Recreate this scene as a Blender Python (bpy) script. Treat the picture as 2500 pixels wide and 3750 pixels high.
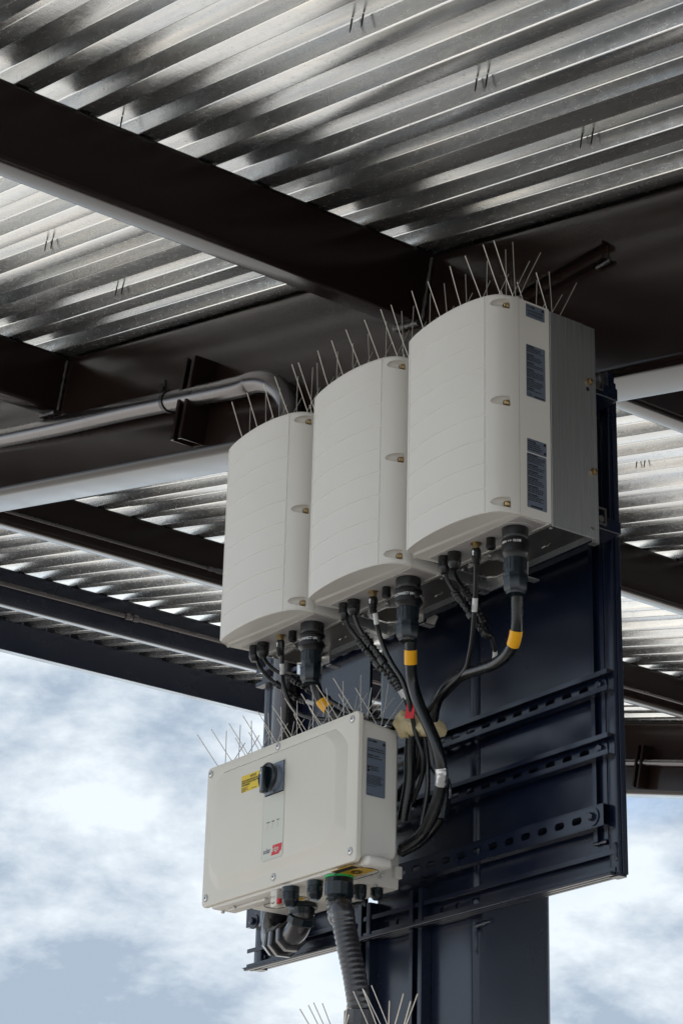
import bpy, bmesh, math, random
from mathutils import Vector, Matrix, noise
random.seed(7)
for o in list(bpy.data.objects): bpy.data.objects.remove(o)
S = bpy.context.scene
COL = S.collection
R = math.radians

# ---------------------------------------------------------------- camera
cam = bpy.data.objects.new('camera', bpy.data.cameras.new('camera'))
COL.objects.link(cam); S.camera = cam
cam.data.sensor_fit = 'HORIZONTAL'; cam.data.sensor_width = 24.0
cam.data.lens = 24.0*8169.259/2500.0
cam.data.clip_start = 0.05; cam.data.clip_end = 2000
yaw, pit, rol = -0.95557771, 0.3965342, 0.02584041
f = Vector((math.sin(yaw)*math.cos(pit), math.cos(yaw)*math.cos(pit), math.sin(pit)))
r0 = f.cross(Vector((0,0,1))).normalized(); u0 = r0.cross(f)
r1 = math.cos(rol)*r0 + math.sin(rol)*u0; u1 = -math.sin(rol)*r0 + math.cos(rol)*u0
cam.matrix_world = Matrix(((r1.x,u1.x,-f.x,3.47120),(r1.y,u1.y,-f.y,-2.93267),(r1.z,u1.z,-f.z,1.59801),(0,0,0,1)))

# ---------------------------------------------------------------- sky, sun, exposure
SUN_AZ, SUN_EL = R(238), R(34)          # compass-like azimuth measured from +Y towards +X
w = bpy.data.worlds.new('World'); S.world = w; w.use_nodes = True
nt = w.node_tree; nt.nodes.clear()
def N_(t, **k):
    n = nt.nodes.new(t)
    for a, b in k.items(): setattr(n, a, b)
    return n
out = N_('ShaderNodeOutputWorld'); bg = N_('ShaderNodeBackground'); bg.inputs['Strength'].default_value = 0.1
sky = N_('ShaderNodeTexSky', sky_type='NISHITA', sun_disc=False, sun_elevation=SUN_EL, sun_rotation=SUN_AZ, altitude=200)
sky.air_density = 1.0; sky.dust_density = 1.0; sky.ozone_density = 2.0
tc = N_('ShaderNodeTexCoord'); mp = N_('ShaderNodeMapping'); mp.inputs['Scale'].default_value = (1, 1, 1.9)
mp.inputs['Location'].default_value = (3.1, 1.7, 0.4)
n1 = N_('ShaderNodeTexNoise'); n1.inputs['Scale'].default_value = 4.2; n1.inputs['Detail'].default_value = 12; n1.inputs['Roughness'].default_value = .52; n1.inputs['Distortion'].default_value = .12
n2 = N_('ShaderNodeTexNoise'); n2.inputs['Scale'].default_value = 8.0; n2.inputs['Detail'].default_value = 12; n2.inputs['Roughness'].default_value = .6; n2.inputs['Distortion'].default_value = .08
cr = N_('ShaderNodeValToRGB'); cr.color_ramp.elements[0].position = .24; cr.color_ramp.elements[1].position = .50
cc = N_('ShaderNodeValToRGB')
cc.color_ramp.elements[0].position = .41; cc.color_ramp.elements[0].color = (1.75, 2.15, 2.65, 1)
cc.color_ramp.elements[1].position = .57; cc.color_ramp.elements[1].color = (3.65, 3.95, 4.2, 1)
mx = N_('ShaderNodeMixRGB')
sb = N_('ShaderNodeMixRGB', blend_type='MULTIPLY'); sb.inputs[0].default_value = 1; sb.inputs[2].default_value = (.62, .74, .84, 1)
lk = nt.links.new
lk(tc.outputs['Generated'], mp.inputs[0]); lk(mp.outputs[0], n1.inputs[0]); lk(mp.outputs[0], n2.inputs[0])
lk(n1.outputs[0], cr.inputs[0]); lk(n2.outputs[0], cc.inputs[0]); lk(cr.outputs[0], mx.inputs[0])
lk(sky.outputs[0], sb.inputs[1]); lk(sb.outputs[0], mx.inputs[1]); lk(cc.outputs[0], mx.inputs[2]); sx = N_('ShaderNodeSeparateXYZ'); mr = N_('ShaderNodeMapRange', interpolation_type='SMOOTHSTEP'); mr.inputs['From Min'].default_value = .17; mr.inputs['From Max'].default_value = 0.; mr.inputs['To Min'].default_value = 1.; mr.inputs['To Max'].default_value = 2.4
hz = N_('ShaderNodeMixRGB', blend_type='MULTIPLY'); hz.inputs[0].default_value = 1
lk(tc.outputs['Generated'], sx.inputs[0]); lk(sx.outputs['Z'], mr.inputs[0]); lk(mx.outputs[0], hz.inputs[1]); lk(mr.outputs[0], hz.inputs[2])
lk(hz.outputs[0], bg.inputs[0]); lk(bg.outputs[0], out.inputs[0])
sun = bpy.data.objects.new('sun', bpy.data.lights.new('sun', 'SUN')); COL.objects.link(sun)
sun.data.energy = 4.0; sun.data.angle = R(3); sun.data.color = (1, .95, .88)
sd = Vector((math.sin(SUN_AZ)*math.cos(SUN_EL), math.cos(SUN_AZ)*math.cos(SUN_EL), math.sin(SUN_EL)))
sun.rotation_euler = sd.to_track_quat('Z', 'Y').to_euler()
S.view_settings.view_transform = 'Standard'; S.view_settings.look = 'None'
S.view_settings.exposure = 1.3; S.view_settings.gamma = 1.0; S.view_settings.use_curve_mapping = False
S.render.engine = 'CYCLES'

# ---------------------------------------------------------------- materials
def mat(name, col, rough=.5, metal=0., bump=None, var=None, rvar=None, spec=.5, coat=0., stretch=(1,1,1), aniso=0.):
    """bump=(scale,strength,distance,detail) var=(scale,colour2,lo,hi) rvar=(scale,amount)"""
    m = bpy.data.materials.new(name); m.use_nodes = True; t = m.node_tree; b = t.nodes['Principled BSDF']
    b.inputs['Base Color'].default_value = (*col, 1); b.inputs['Roughness'].default_value = rough; b.inputs['Metallic'].default_value = metal
    b.inputs['Specular IOR Level'].default_value = spec; b.inputs['Coat Weight'].default_value = coat; b.inputs['Coat Roughness'].default_value = .2
    if bump or var or rvar:
        c = t.nodes.new('ShaderNodeTexCoord'); p = t.nodes.new('ShaderNodeMapping'); p.inputs['Scale'].default_value = stretch
        t.links.new(c.outputs['Object'], p.inputs[0])
    def nz(sc, det=4, rg=.5):
        n = t.nodes.new('ShaderNodeTexNoise'); n.inputs['Scale'].default_value = sc; n.inputs['Detail'].default_value = det; n.inputs['Roughness'].default_value = rg
        t.links.new(p.outputs[0], n.inputs[0]); return n
    if bump:
        n = nz(bump[0], bump[3] if len(bump) > 3 else 3); q = t.nodes.new('ShaderNodeBump'); q.inputs['Strength'].default_value = bump[1]; q.inputs['Distance'].default_value = bump[2]
        t.links.new(n.outputs[0], q.inputs['Height']); t.links.new(q.outputs[0], b.inputs['Normal'])
    if var:
        n = nz(var[0], 6, .6); r_ = t.nodes.new('ShaderNodeValToRGB'); r_.color_ramp.elements[0].position = var[2]; r_.color_ramp.elements[1].position = var[3]
        r_.color_ramp.elements[0].color = (*col, 1); r_.color_ramp.elements[1].color = (*var[1], 1)
        t.links.new(n.outputs[0], r_.inputs[0]); t.links.new(r_.outputs[0], b.inputs['Base Color'])
    if rvar:
        n = nz(rvar[0], 5, .6); r_ = t.nodes.new('ShaderNodeMapRange'); r_.inputs['From Min'].default_value = .3; r_.inputs['From Max'].default_value = .7
        r_.inputs['To Min'].default_value = max(.02, rough-rvar[1]); r_.inputs['To Max'].default_value = rough+rvar[1]
        t.links.new(n.outputs[0], r_.inputs[0]); t.links.new(r_.outputs[0], b.inputs['Roughness'])
    return m
M = dict(
 dark_ground=mat('dark_ground', (.13,.128,.125), .85, var=(.6,(.10,.10,.10),.35,.7), bump=(60,.5,.01)),  # dark colour of the added sheet that dims bounce from below
 concrete=mat('concrete', (.44,.425,.40), .85, var=(.35,(.36,.35,.335),.35,.7), bump=(30,.3,.01)),
 bronze=mat('bronze_paint', (.016,.0095,.0078), .2, bump=(260,.12,.0004,3), rvar=(3,.05), spec=.22, coat=.14),
 sky_tinted=mat('dark_paint_sky_tinted', (.005,.009,.024), .25, bump=(150,.24,.0006,3), rvar=(4,.06), spec=.5, coat=.22),  # blue sky reflection put into the colour of the dark steel paint
 white=mat('white_powder_coat', (.73,.70,.65), .5, bump=(700,.12,.0004,2), var=(3,(.69,.66,.61),.35,.75), spec=.4),
 cream=mat('cream_powder_coat', (.70,.655,.575), .5, bump=(500,.12,.0004,2), var=(4,(.655,.615,.545),.4,.8), spec=.4),
 recess=mat('grey_powder_coat', (.42,.40,.385), .5, bump=(500,.15,.0004,2)),
 brushed=mat('brushed_steel', (.58,.60,.61), .42, .85, stretch=(160,160,2.2), bump=(1.2,.10,.0003,4), var=(1.5,(.34,.345,.33),.35,.7), rvar=(1.5,.1)),
 galv=mat('bright_galvanized', (.62,.62,.61), .3, 1., bump=(60,.15,.001), rvar=(20,.1)),
 dull=mat('dull_steel', (.20,.19,.18), .45, 1., rvar=(20,.1)),
 emt=mat('painted_conduit', (.14,.13,.13), .25, .9, rvar=(6,.06), bump=(80,.08,.0008)),
 plastic=mat('black_plastic', (.004,.0042,.0045), .35, bump=(300,.1,.0004)),
 gland=mat('blue_black_plastic', (.004,.009,.013), .27, bump=(300,.1,.0004)),
 rubber=mat('black_cable_jacket', (.003,.0045,.006), .25, bump=(120,.08,.0006), rvar=(30,.06)),
 thin=mat('black_wire_jacket', (.003,.0034,.004), .32),
 brass=mat('brass', (.40,.30,.16), .3, 1.),
 ink=mat('black_ink', (.012,.012,.014), .6), lightink=mat('white_ink', (.75,.75,.75), .6),
 foil=mat('blue_grey_label', (.17,.205,.265), .33, .25), yellow=mat('yellow_label', (.72,.50,.0), .45),
 ytape=mat('yellow_tape', (.85,.40,.003), .35), red=mat('red_label', (.62,.0,.01), .45), wtape=mat('white_tape', (.62,.62,.60), .5),
 masking=mat('masking_tape', (.60,.50,.30), .62, bump=(24,.8,.012,5), var=(12,(.46,.36,.19),.4,.7)),
 silver=mat('silver_foil_tape', (.62,.62,.63), .22, 1., bump=(90,.9,.004,5)),
 flex=mat('grey_liquidtight', (.022,.020,.023), .25, spec=.7), green=mat('green_ring', (.02,.45,.10), .4),
 spike=mat('stainless_wire', (.60,.56,.50), .35, .9), weld=mat('painted_weld', (.085,.08,.078), .35, .6, bump=(90,1.,.004,4)),
 knobgrey=mat('grey_plastic', (.17,.20,.25), .45), strip=mat('grey_green_overlay', (.61,.595,.51), .35), amber=mat('amber_label', (.62,.36,.0), .35),
 paper=mat('paper_scrap', (.66,.65,.62), .7), screw=mat('zinc_screw', (.55,.54,.52), .28, 1.), blue=mat('blue_ink', (.02,.025,.08), .5),
 tip=mat('dark_screw', (.02,.02,.02), .4, .5), meshdark=mat('dark_mesh', (.22,.20,.18), .4, .8), hole=mat('dark_hole', (.004,.004,.004), .9),
)
# galvanized roof deck: streaks across the rib, spangle and wear
def deck_mat():
    m = bpy.data.materials.new('galvanized_deck'); m.use_nodes = True; t = m.node_tree; b = t.nodes['Principled BSDF']
    b.inputs['Metallic'].default_value = .93
    c = t.nodes.new('ShaderNodeTexCoord')
    def mp_(s):
        p = t.nodes.new('ShaderNodeMapping'); p.inputs['Scale'].default_value = s; t.links.new(c.outputs['Object'], p.inputs[0]); return p
    def nz(p, sc, det, rg=.55, dist=0):
        n = t.nodes.new('ShaderNodeTexNoise'); n.inputs['Scale'].default_value = sc; n.inputs['Detail'].default_value = det; n.inputs['Roughness'].default_value = rg; n.inputs['Distortion'].default_value = dist
        t.links.new(p.outputs[0], n.inputs[0]); return n
    across = nz(mp_((70, 14, 14)), 1.4, 4, .6, .4)      # fine ripples across the rib
    along = nz(mp_((1.1, 26, 26)), 1.5, 5, .6)          # roll marks along the rib
    patch = nz(mp_((1, 1, 1)), 1.7, 6, .6, .6)
    spot = nz(mp_((9, 22, 22)), 3.0, 7, .75, .5)
    def ramp(n, a, ca, b_, cb):
        r_ = t.nodes.new('ShaderNodeValToRGB'); e = r_.color_ramp.elements; e[0].position = a; e[1].position = b_; e[0].color = (*ca, 1); e[1].color = (*cb, 1)
        t.links.new(n.outputs[0], r_.inputs[0]); return r_
    base = ramp(along, .3, (.60,.635,.67), .72, (.84,.82,.785))
    wear = ramp(spot, .64, (1,1,1), .80, (.62,.59,.53))
    pr = ramp(patch, .35, (.95,.96,.98), .68, (1.05,1.04,1.02))
    m1 = t.nodes.new('ShaderNodeMixRGB'); m1.blend_type = 'MULTIPLY'; m1.inputs[0].default_value = .8
    m2 = t.nodes.new('ShaderNodeMixRGB'); m2.blend_type = 'MULTIPLY'; m2.inputs[0].default_value = 1
    t.links.new(base.outputs[0], m1.inputs[1]); t.links.new(wear.outputs[0], m1.inputs[2]); t.links.new(m1.outputs[0], m2.inputs[1]); t.links.new(pr.outputs[0], m2.inputs[2]); t.links.new(m2.outputs[0], b.inputs['Base Color'])
    rr = t.nodes.new('ShaderNodeMapRange'); rr.inputs['From Min'].default_value = .3; rr.inputs['From Max'].default_value = .7; rr.inputs['To Min'].default_value = .18; rr.inputs['To Max'].default_value = .30
    t.links.new(spot.outputs[0], rr.inputs[0]); t.links.new(rr.outputs[0], b.inputs['Roughness'])
    b1 = t.nodes.new('ShaderNodeBump'); b1.inputs['Strength'].default_value = .2; b1.inputs['Distance'].default_value = .0012
    b2 = t.nodes.new('ShaderNodeBump'); b2.inputs['Strength'].default_value = .12; b2.inputs['Distance'].default_value = .002
    t.links.new(across.outputs[0], b1.inputs['Height']); t.links.new(along.outputs[0], b2.inputs['Height']); t.links.new(b1.outputs[0], b2.inputs['Normal']); t.links.new(b2.outputs[0], b.inputs['Normal'])
    return m
M['deck'] = deck_mat()

# ---------------------------------------------------------------- helpers
def obj(name, me, m=None, parent=None, smooth=None):
    if isinstance(me, bmesh.types.BMesh):
        d = bpy.data.meshes.new(name); me.to_mesh(d); me.free(); me = d
    if m is not None and not me.materials: me.materials.append(M[m] if isinstance(m, str) else m)
    if smooth is not None:
        for p_ in me.polygons: p_.use_smooth = True
        if smooth < 180:
            try: me.set_sharp_from_angle(angle=R(smooth))
            except Exception: pass
    o = bpy.data.objects.new(name, me); COL.objects.link(o)
    if parent: o.parent = parent
    return o
def thing(name, label, cat, loc=(0,0,0), group=None, mtx=None):
    o = bpy.data.objects.new(name, None); COL.objects.link(o); o.empty_display_size = .1
    if mtx: o.matrix_world = mtx
    else: o.location = loc
    o['label'] = label; o['category'] = cat
    if group: o['group'] = group
    return o
def tag(o, label, cat, group=None):
    o['label'] = label; o['category'] = cat
    if group: o['group'] = group
    return o
def copy_tree(o, parent=None):
    c = o.copy(); COL.objects.link(c); c.parent = parent
    if parent is not None: c.matrix_parent_inverse = o.matrix_parent_inverse
    for ch in list(o.children): copy_tree(ch, c)
    return c
def bm_(): return bmesh.new()
def box(bm, lo, hi, bev=0., seg=2):
    vs = [bm.verts.new((x,y,z)) for x in (lo[0],hi[0]) for y in (lo[1],hi[1]) for z in (lo[2],hi[2])]
    fs = [(0,1,3,2),(4,6,7,5),(0,4,5,1),(2,3,7,6),(0,2,6,4),(1,5,7,3)]
    F = [bm.faces.new([vs[i] for i in q]) for q in fs]
    if bev: bmesh.ops.bevel(bm, geom=list({e for q in F for e in q.edges}), offset=bev, segments=seg, affect='EDGES', profile=.5)
    return F
def rrect(w0, w1, h0, h1, r, n=5):
    P = []
    for cx, cy, a0 in ((w1-r,h1-r,0),(w0+r,h1-r,90),(w0+r,h0+r,180),(w1-r,h0+r,270)):
        for i in range(n+1):
            a = R(a0+90*i/n); P.append((cx+r*math.cos(a), cy+r*math.sin(a)))
    return P
def prism(bm, prof, axis, a0, a1, cap=True):
    def v(p, a):
        return {'x':(a,p[0],p[1]), 'y':(p[0],a,p[1]), 'z':(p[0],p[1],a)}[axis]
    A_ = [bm.verts.new(v(p,a0)) for p in prof]; B_ = [bm.verts.new(v(p,a1)) for p in prof]; n = len(prof)
    for i in range(n): bm.faces.new((A_[i],A_[(i+1)%n],B_[(i+1)%n],B_[i]))
    if cap: bm.faces.new(A_[::-1]); bm.faces.new(B_)
    bmesh.ops.recalc_face_normals(bm, faces=bm.faces)
    return A_, B_
def catmull(P, n=6):
    P = [Vector(p_) for p_ in P]; P = [P[0]*2-P[1]]+P+[P[-1]*2-P[-2]]; out_ = []
    for i in range(1, len(P)-2):
        for k in range(n):
            t_ = k/n; a,b_,c_,d_ = P[i-1],P[i],P[i+1],P[i+2]
            out_.append(.5*((2*b_)+(-a+c_)*t_+(2*a-5*b_+4*c_-d_)*t_*t_+(-a+3*b_-3*c_+d_)*t_**3))
    out_.append(P[-2]); return out_
def frames(P):
    T = [(P[min(i+1,len(P)-1)]-P[max(i-1,0)]).normalized() for i in range(len(P))]
    u = T[0].orthogonal().normalized(); Fr = []
    for t_ in T:
        u = (u-t_*u.dot(t_)).normalized(); Fr.append((t_, u, t_.cross(u)))
    return Fr
def tube(bm, P, rad, n=12, cap=True):
    P = [Vector(p_) for p_ in P]; Fr = frames(P); rings = []
    for i, (p_, (t_, u, v)) in enumerate(zip(P, Fr)):
        r_ = rad(i/(len(P)-1)) if callable(rad) else (rad[i] if isinstance(rad,(list,tuple)) else rad)
        rings.append([bm.verts.new(p_+r_*(math.cos(2*math.pi*k/n)*u+math.sin(2*math.pi*k/n)*v)) for k in range(n)])
    for a, b_ in zip(rings, rings[1:]):
        for k in range(n): bm.faces.new((a[k],a[(k+1)%n],b_[(k+1)%n],b_[k]))
    if cap: bm.faces.new(rings[0][::-1]); bm.faces.new(rings[-1])
    return rings
def lathe(bm, prof, c, n=24, axis=(0,0,-1)):
    """prof: (distance along axis, radius)"""
    ax = Vector(axis).normalized(); u = ax.orthogonal().normalized(); v = ax.cross(u); c = Vector(c); rings = []
    for d, r_ in prof: rings.append([bm.verts.new(c+ax*d+max(r_,1e-5)*(math.cos(2*math.pi*(k+.5)/n)*u+math.sin(2*math.pi*(k+.5)/n)*v)) for k in range(n)])
    for a, b_ in zip(rings, rings[1:]):
        for k in range(n): bm.faces.new((a[k],a[(k+1)%n],b_[(k+1)%n],b_[k]))
    bm.faces.new(rings[0][::-1]); bm.faces.new(rings[-1])
    bmesh.ops.recalc_face_normals(bm, faces=bm.faces)
def text_mesh(s, size, xs=1., bold=0.):
    c = bpy.data.curves.new('t', 'FONT'); c.body = s; c.size = size; c.align_x = 'LEFT'; c.resolution_u = 2; c.offset = bold
    o = bpy.data.objects.new('t', c); COL.objects.link(o)
    me = bpy.data.meshes.new_from_object(o.evaluated_get(bpy.context.evaluated_depsgraph_get())); bpy.data.objects.remove(o)
    for v in me.vertices: v.co.x *= xs
    return me
def text(s, size, origin, right, up, m, parent, name='lettering', xs=1., lift=.0006, shear=0., bold=0.):
    me = text_mesh(s, size, xs, bold); right = Vector(right); up = Vector(up); nrm = right.cross(up)
    for v in me.vertices: v.co = Vector(origin)+right*(v.co.x+shear*v.co.y)+up*v.co.y+nrm*lift
    me.materials.append(M[m]); o = bpy.data.objects.new(name, me); COL.objects.link(o); o.parent = parent; return o
def quad(bm, origin, right, up, x0, x1, y0, y1, lift=0.):
    right = Vector(right); up = Vector(up); n = right.cross(up); o = Vector(origin)+n*lift
    return bm.faces.new([bm.verts.new(o+right*x+up*y) for x, y in ((x0,y0),(x1,y0),(x1,y1),(x0,y1))])
def plate(bm, prof, origin, right, up, t):
    """thin solid plate: 2-D outline extruded by t along right x up"""
    right = Vector(right); up = Vector(up); n = right.cross(up); o = Vector(origin)
    a = [bm.verts.new(o+right*x+up*y) for x, y in prof]; b_ = [bm.verts.new(o+right*x+up*y+n*t) for x, y in prof]; k = len(prof)
    bm.faces.new(a[::-1]); bm.faces.new(b_)
    for i in range(k): bm.faces.new((a[i],a[(i+1)%k],b_[(i+1)%k],b_[i]))
def greek(bm, origin, right, up, x0, x1, y1, y0, pitch, h, indent=0., seed=1):
    """rows of short dashes standing for print too small to read"""
    rnd = random.Random(seed); y = y1; row = 0
    while y-h > y0:
        end = x1-rnd.random()*(x1-x0)*.22; x = x0
        while x < end-.002:
            w_ = min(end-x, rnd.uniform(.0035,.011)); quad(bm, origin, right, up, x, x+w_, y-h, y); x += w_+.0013
        y -= pitch; row += 1
def strut_x(bm, x0, x1, z0, h, y_front, d, open_front=True, t=.003, slots=True, pitch=.0592, phase=0.):
    """slotted channel along X. open_front: lips at y_front, slotted web at y_front+d; otherwise web in front"""
    z1 = z0+h; yb = y_front+d
    yw0, yw1 = (yb-t, yb) if open_front else (y_front, y_front+t)
    box(bm, (x0, y_front, z1-t), (x1, yb, z1)); box(bm, (x0, y_front, z0), (x1, yb, z0+t))
    yl = y_front if open_front else yb-t
    box(bm, (x0, yl-.0004, z1-t-.008), (x1, yl+t, z1-t+.0005)); box(bm, (x0, yl-.0004, z0+t-.0005), (x1, yl+t, z0+t+.008))
    za, zb = z0+t-.0005, z1-t+.0005
    if not slots: box(bm, (x0, yw0, za), (x1, yw1, zb)); return
    n = int((x1-x0)/pitch); x = x0+phase
    if phase > .001: box(bm, (x0, yw0, za), (x, yw1, zb))
    while x+pitch <= x1+1e-6:
        cx, cz, hw, hh = x+pitch/2, (za+zb)/2, .0165, .0085
        inner = []; outer = []
        for k in range(16):
            a = 2*math.pi*(k+.5)/16; ca, sa = math.cos(a), math.sin(a)
            inner.append((cx+(hw-hh)*(1 if ca > 0 else -1)+hh*ca, cz+hh*sa))
            q = min((pitch/2)/abs(ca), ((zb-za)/2)/abs(sa)); outer.append((cx+ca*q, cz+sa*q))
        # push outer points nearest the corners onto them
        for sx in (-1, 1):
            for sz in (-1, 1):
                tx, tz = cx+sx*pitch/2, cz+sz*(zb-za)/2
                j = min(range(16), key=lambda i: (outer[i][0]-tx)**2+(outer[i][1]-tz)**2); outer[j] = (tx, tz)
        L = []
        for yy in (yw0, yw1): L.append(([bm.verts.new((p_[0],yy,p_[1])) for p_ in inner], [bm.verts.new((p_[0],yy,p_[1])) for p_ in outer]))
        for k in range(16):
            j = (k+1)%16
            bm.faces.new((L[0][0][k],L[0][0][j],L[0][1][j],L[0][1][k])); bm.faces.new((L[1][0][j],L[1][0][k],L[1][1][k],L[1][1][j]))
            bm.faces.new((L[0][0][j],L[0][0][k],L[1][0][k],L[1][0][j]))
        x += pitch
    if x < x1-.001: box(bm, (x, yw0, za), (x1, yw1, zb))
def lumpy(bm, P, rad, seed=0, n=8, step=.012):
    P = [Vector(p_) for p_ in P]; L = (P[-1]-P[0]).length; k = max(4, int(L/step)); Q = [P[0].lerp(P[-1], i/k) for i in range(k+1)]
    rr = [rad*(.75+.5*noise.noise(Vector((i*.9, seed, 0)))+.25*(i%2)) for i in range(k+1)]
    tube(bm, Q, rr, n)

# ---------------------------------------------------------------- ground
bm = bm_(); box(bm, (-260,-260,-.3), (260,260,0)); g = obj('ground', bm, 'concrete'); g['kind'] = 'structure'
bm = bm_(); box(bm, (-6.5,-9,0.), (12,8,.004)); g = obj('added_dark_ground', bm, 'dark_ground'); g['kind'] = 'structure'  # unseen dark sheet, added to cut light bounced up under the cabinets

# ---------------------------------------------------------------- canopy frame (a along the slope, b across, n up)
CO = Vector((-1.80404, .38, 4.39207)); cp4, cp5 = 0.02231151, -0.22476273
A = Vector((math.cos(cp5)*math.cos(cp4), math.cos(cp5)*math.sin(cp4), math.sin(cp5))); B = Vector((-math.sin(cp4), math.cos(cp4), 0)); Nn = A.cross(B)
CM = Matrix(((A.x,B.x,Nn.x,CO.x),(A.y,B.y,Nn.y,CO.y),(A.z,B.z,Nn.z,CO.z),(0,0,0,1)))
def cw(a, b, n): return CO+A*a+B*b+Nn*n
canopy = thing('canopy', 'dark steel canopy roof with corrugated galvanized deck over the cabinets', 'canopy', mtx=CM)
DN = .4724; P_ = .1795; DEP = .0455
A0, A1, B0, B1 = -7.47, 6.0, -2.75, 7.9
def main_beam(b0):
    bm = bm_(); prism(bm, rrect(b0-.022, b0+.163, 0, DN, .026, 6), 'x', -7.35, 5.9)
    return obj('main_beam', bm, 'bronze', canopy, 40)
main_beam(0); main_beam(6.33)
PURL = [.915, -1.165, -3.34, -5.51, 3.07, 5.2]
spans = [(B0+.05, -.0225), (.1635, 6.3075), (6.4935, 7.8)]
pm = []
for (b0, b1) in spans:
    bm = bm_(); prism(bm, rrect(-.115, 0, .268, DN, .018, 5), 'y', b0, b1); d = bpy.data.meshes.new('purlin'); bm.to_mesh(d); bm.free()
    d.materials.append(M['bronze'])
    for q in d.polygons: q.use_smooth = True
    d.set_sharp_from_angle(angle=R(40)); pm.append(d)
for a in PURL:
    for d in pm:
        if a == -5.51: d = d.copy(); d.materials[0] = M['sky_tinted']  # leftmost purlin row: bluish sky reflection put into its paint colour
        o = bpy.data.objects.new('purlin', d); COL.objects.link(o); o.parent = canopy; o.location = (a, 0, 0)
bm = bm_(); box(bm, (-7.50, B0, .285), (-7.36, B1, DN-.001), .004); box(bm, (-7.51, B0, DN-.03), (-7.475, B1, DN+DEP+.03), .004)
obj('edge_beam', bm, 'sky_tinted', canopy)  # edge beam coloured with the same painted-in sky reflection
# welds where the purlins butt on the main beam
for a, s_ in ((.915, 1), (-1.165, 2)):
    bm = bm_(); lumpy(bm, [(a-.118,-.03,.262), (a-.005,-.03,.264)], .0105, s_); obj('weld_bead', bm, 'weld', canopy, 60); bm = bm_(); lumpy(bm, [(a+.004,-.028,.27), (a+.004,-.028,DN-.02)], .0065, s_+5, step=.017)
    obj('weld_bead', bm, 'weld', canopy, 60)
# deck sheets: one object per sheet of six ribs, side-lapped
def deck_prof(nrib):
    pts = []
    for i in range(nrib):
        b = i*P_
        def arc(x, y, r_, a0, a1): return [(x+r_*math.cos(R(a0+(a1-a0)*q/4)), y+r_*math.sin(R(a0+(a1-a0)*q/4))) for q in range(5)]
        g_ = 78; rb = .0048
        pts += arc(b+.0555-.0048, DN+rb, rb, -90, -90+g_) + arc(b+.0665+.0048, DN+DEP-rb, rb, 180-12, 90) + arc(b+.1650-.0048, DN+DEP-rb, rb, 90, 12) + arc(b+.1765+.0030, DN+rb, rb, 192, 270)
    pts.append((nrib*P_, DN)); return pts
def deck_sheet_mesh(nrib):
    bm = bm_(); pr = [(-.02, DN)]+deck_prof(nrib); tk = .0016
    segs = 14; cols = []
    for i in range(segs+1):
        a = A0+(A1-A0)*i/segs
        cols.append(([bm.verts.new((a, p_[0], p_[1])) for p_ in pr], [bm.verts.new((a, p_[0], p_[1]+tk)) for p_ in pr]))
    for (l0,u0_),(l1,u1_) in zip(cols, cols[1:]):
        for k in range(len(pr)-1):
            bm.faces.new((l0[k],l0[k+1],l1[k+1],l1[k])); bm.faces.new((u0_[k+1],u0_[k],u1_[k],u1_[k+1]))
        for k in (0, len(pr)-1): bm.faces.new((l0[k],l1[k],u1_[k],u0_[k]))
    for l, u in (cols[0], cols[-1]):
        for k in range(len(pr)-1): bm.faces.new((l[k],l[k+1],u[k+1],u[k]))
    bmesh.ops.recalc_face_normals(bm, faces=bm.faces)
    me = bpy.data.meshes.new('deck_sheet'); bm.to_mesh(me); bm.free(); me.materials.append(M['deck'])
    for q in me.polygons: q.use_smooth = True
    me.set_sharp_from_angle(angle=R(35))
    return me
dm = deck_sheet_mesh(6)
b = -.372+.0-.0575-6*P_*2; k = 0          # a rib flat ends (opening begins) at b = -.370
while b < B1-.3:
    o = bpy.data.objects.new('deck_sheet', dm); COL.objects.link(o); o.parent = canopy; o.location = (0, b, .0018*(k%2)+.0006); b += 6*P_; k += 1
# fastener points hanging through the deck, in pairs
bm = bm_(); tube(bm, [(0,0,0),(0,0,-.010),(0,0,-.026),(0,0,-.034)], [.0022,.0022,.0020,.0004], 6)
sm = bpy.data.meshes.new('deck_screw'); bm.to_mesh(sm); bm.free(); sm.materials.append(M['tip'])
for a, b in ((1.836,-.995),(1.878,-.995),(1.83,-.632),(1.868,-.632),(1.794,-.274),(1.832,-.274),(-.237,-.632),(-.198,-.632),(-.42,-.274),(-.38,-.274),(-.279,1.88),(-.236,1.88),
             (.86,-1.01),(.16,-.612),(-2.6,1.2),(-4.4,1.55),(-4.3,2.2),(-4.35,2.75)):
    o = bpy.data.objects.new('deck_screw', sm); COL.objects.link(o); o.parent = canopy; o.location = (a, b, DN+DEP+.0005)
# small conduits strapped to the purlins
def pconduit(a, n, b0, b1, r_, label, coupling=None):
    t_ = thing('conduit', label, 'conduit', mtx=CM, group='thin conduits along the purlins')
    bm = bm_(); tube(bm, [(a+r_+.003, b0, n), (a+r_+.003, b1, n)], r_, 10); obj('pipe', bm, 'emt', t_, 60)
    if coupling is not None:
        bm = bm_(); lathe(bm, [(0,r_*1.05),(.001,r_*1.5),(.028,r_*1.5),(.03,r_*1.25),(.05,r_*1.25),(.052,r_*1.6),(.085,r_*1.6),(.088,r_)], (a+r_+.003, coupling, n), 12, (0,1,0)); obj('coupling', bm, 'emt', t_, 30)
pconduit(-3.34, .328, .17, 6.3, .009, 'thin dark conduit along the purlin just below the main beam, left of the cabinets', 1.98)
pconduit(-5.51, .378, .17, 6.3, .015, 'dark conduit with a coupling along the second-farthest purlin at left', 2.79)

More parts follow.
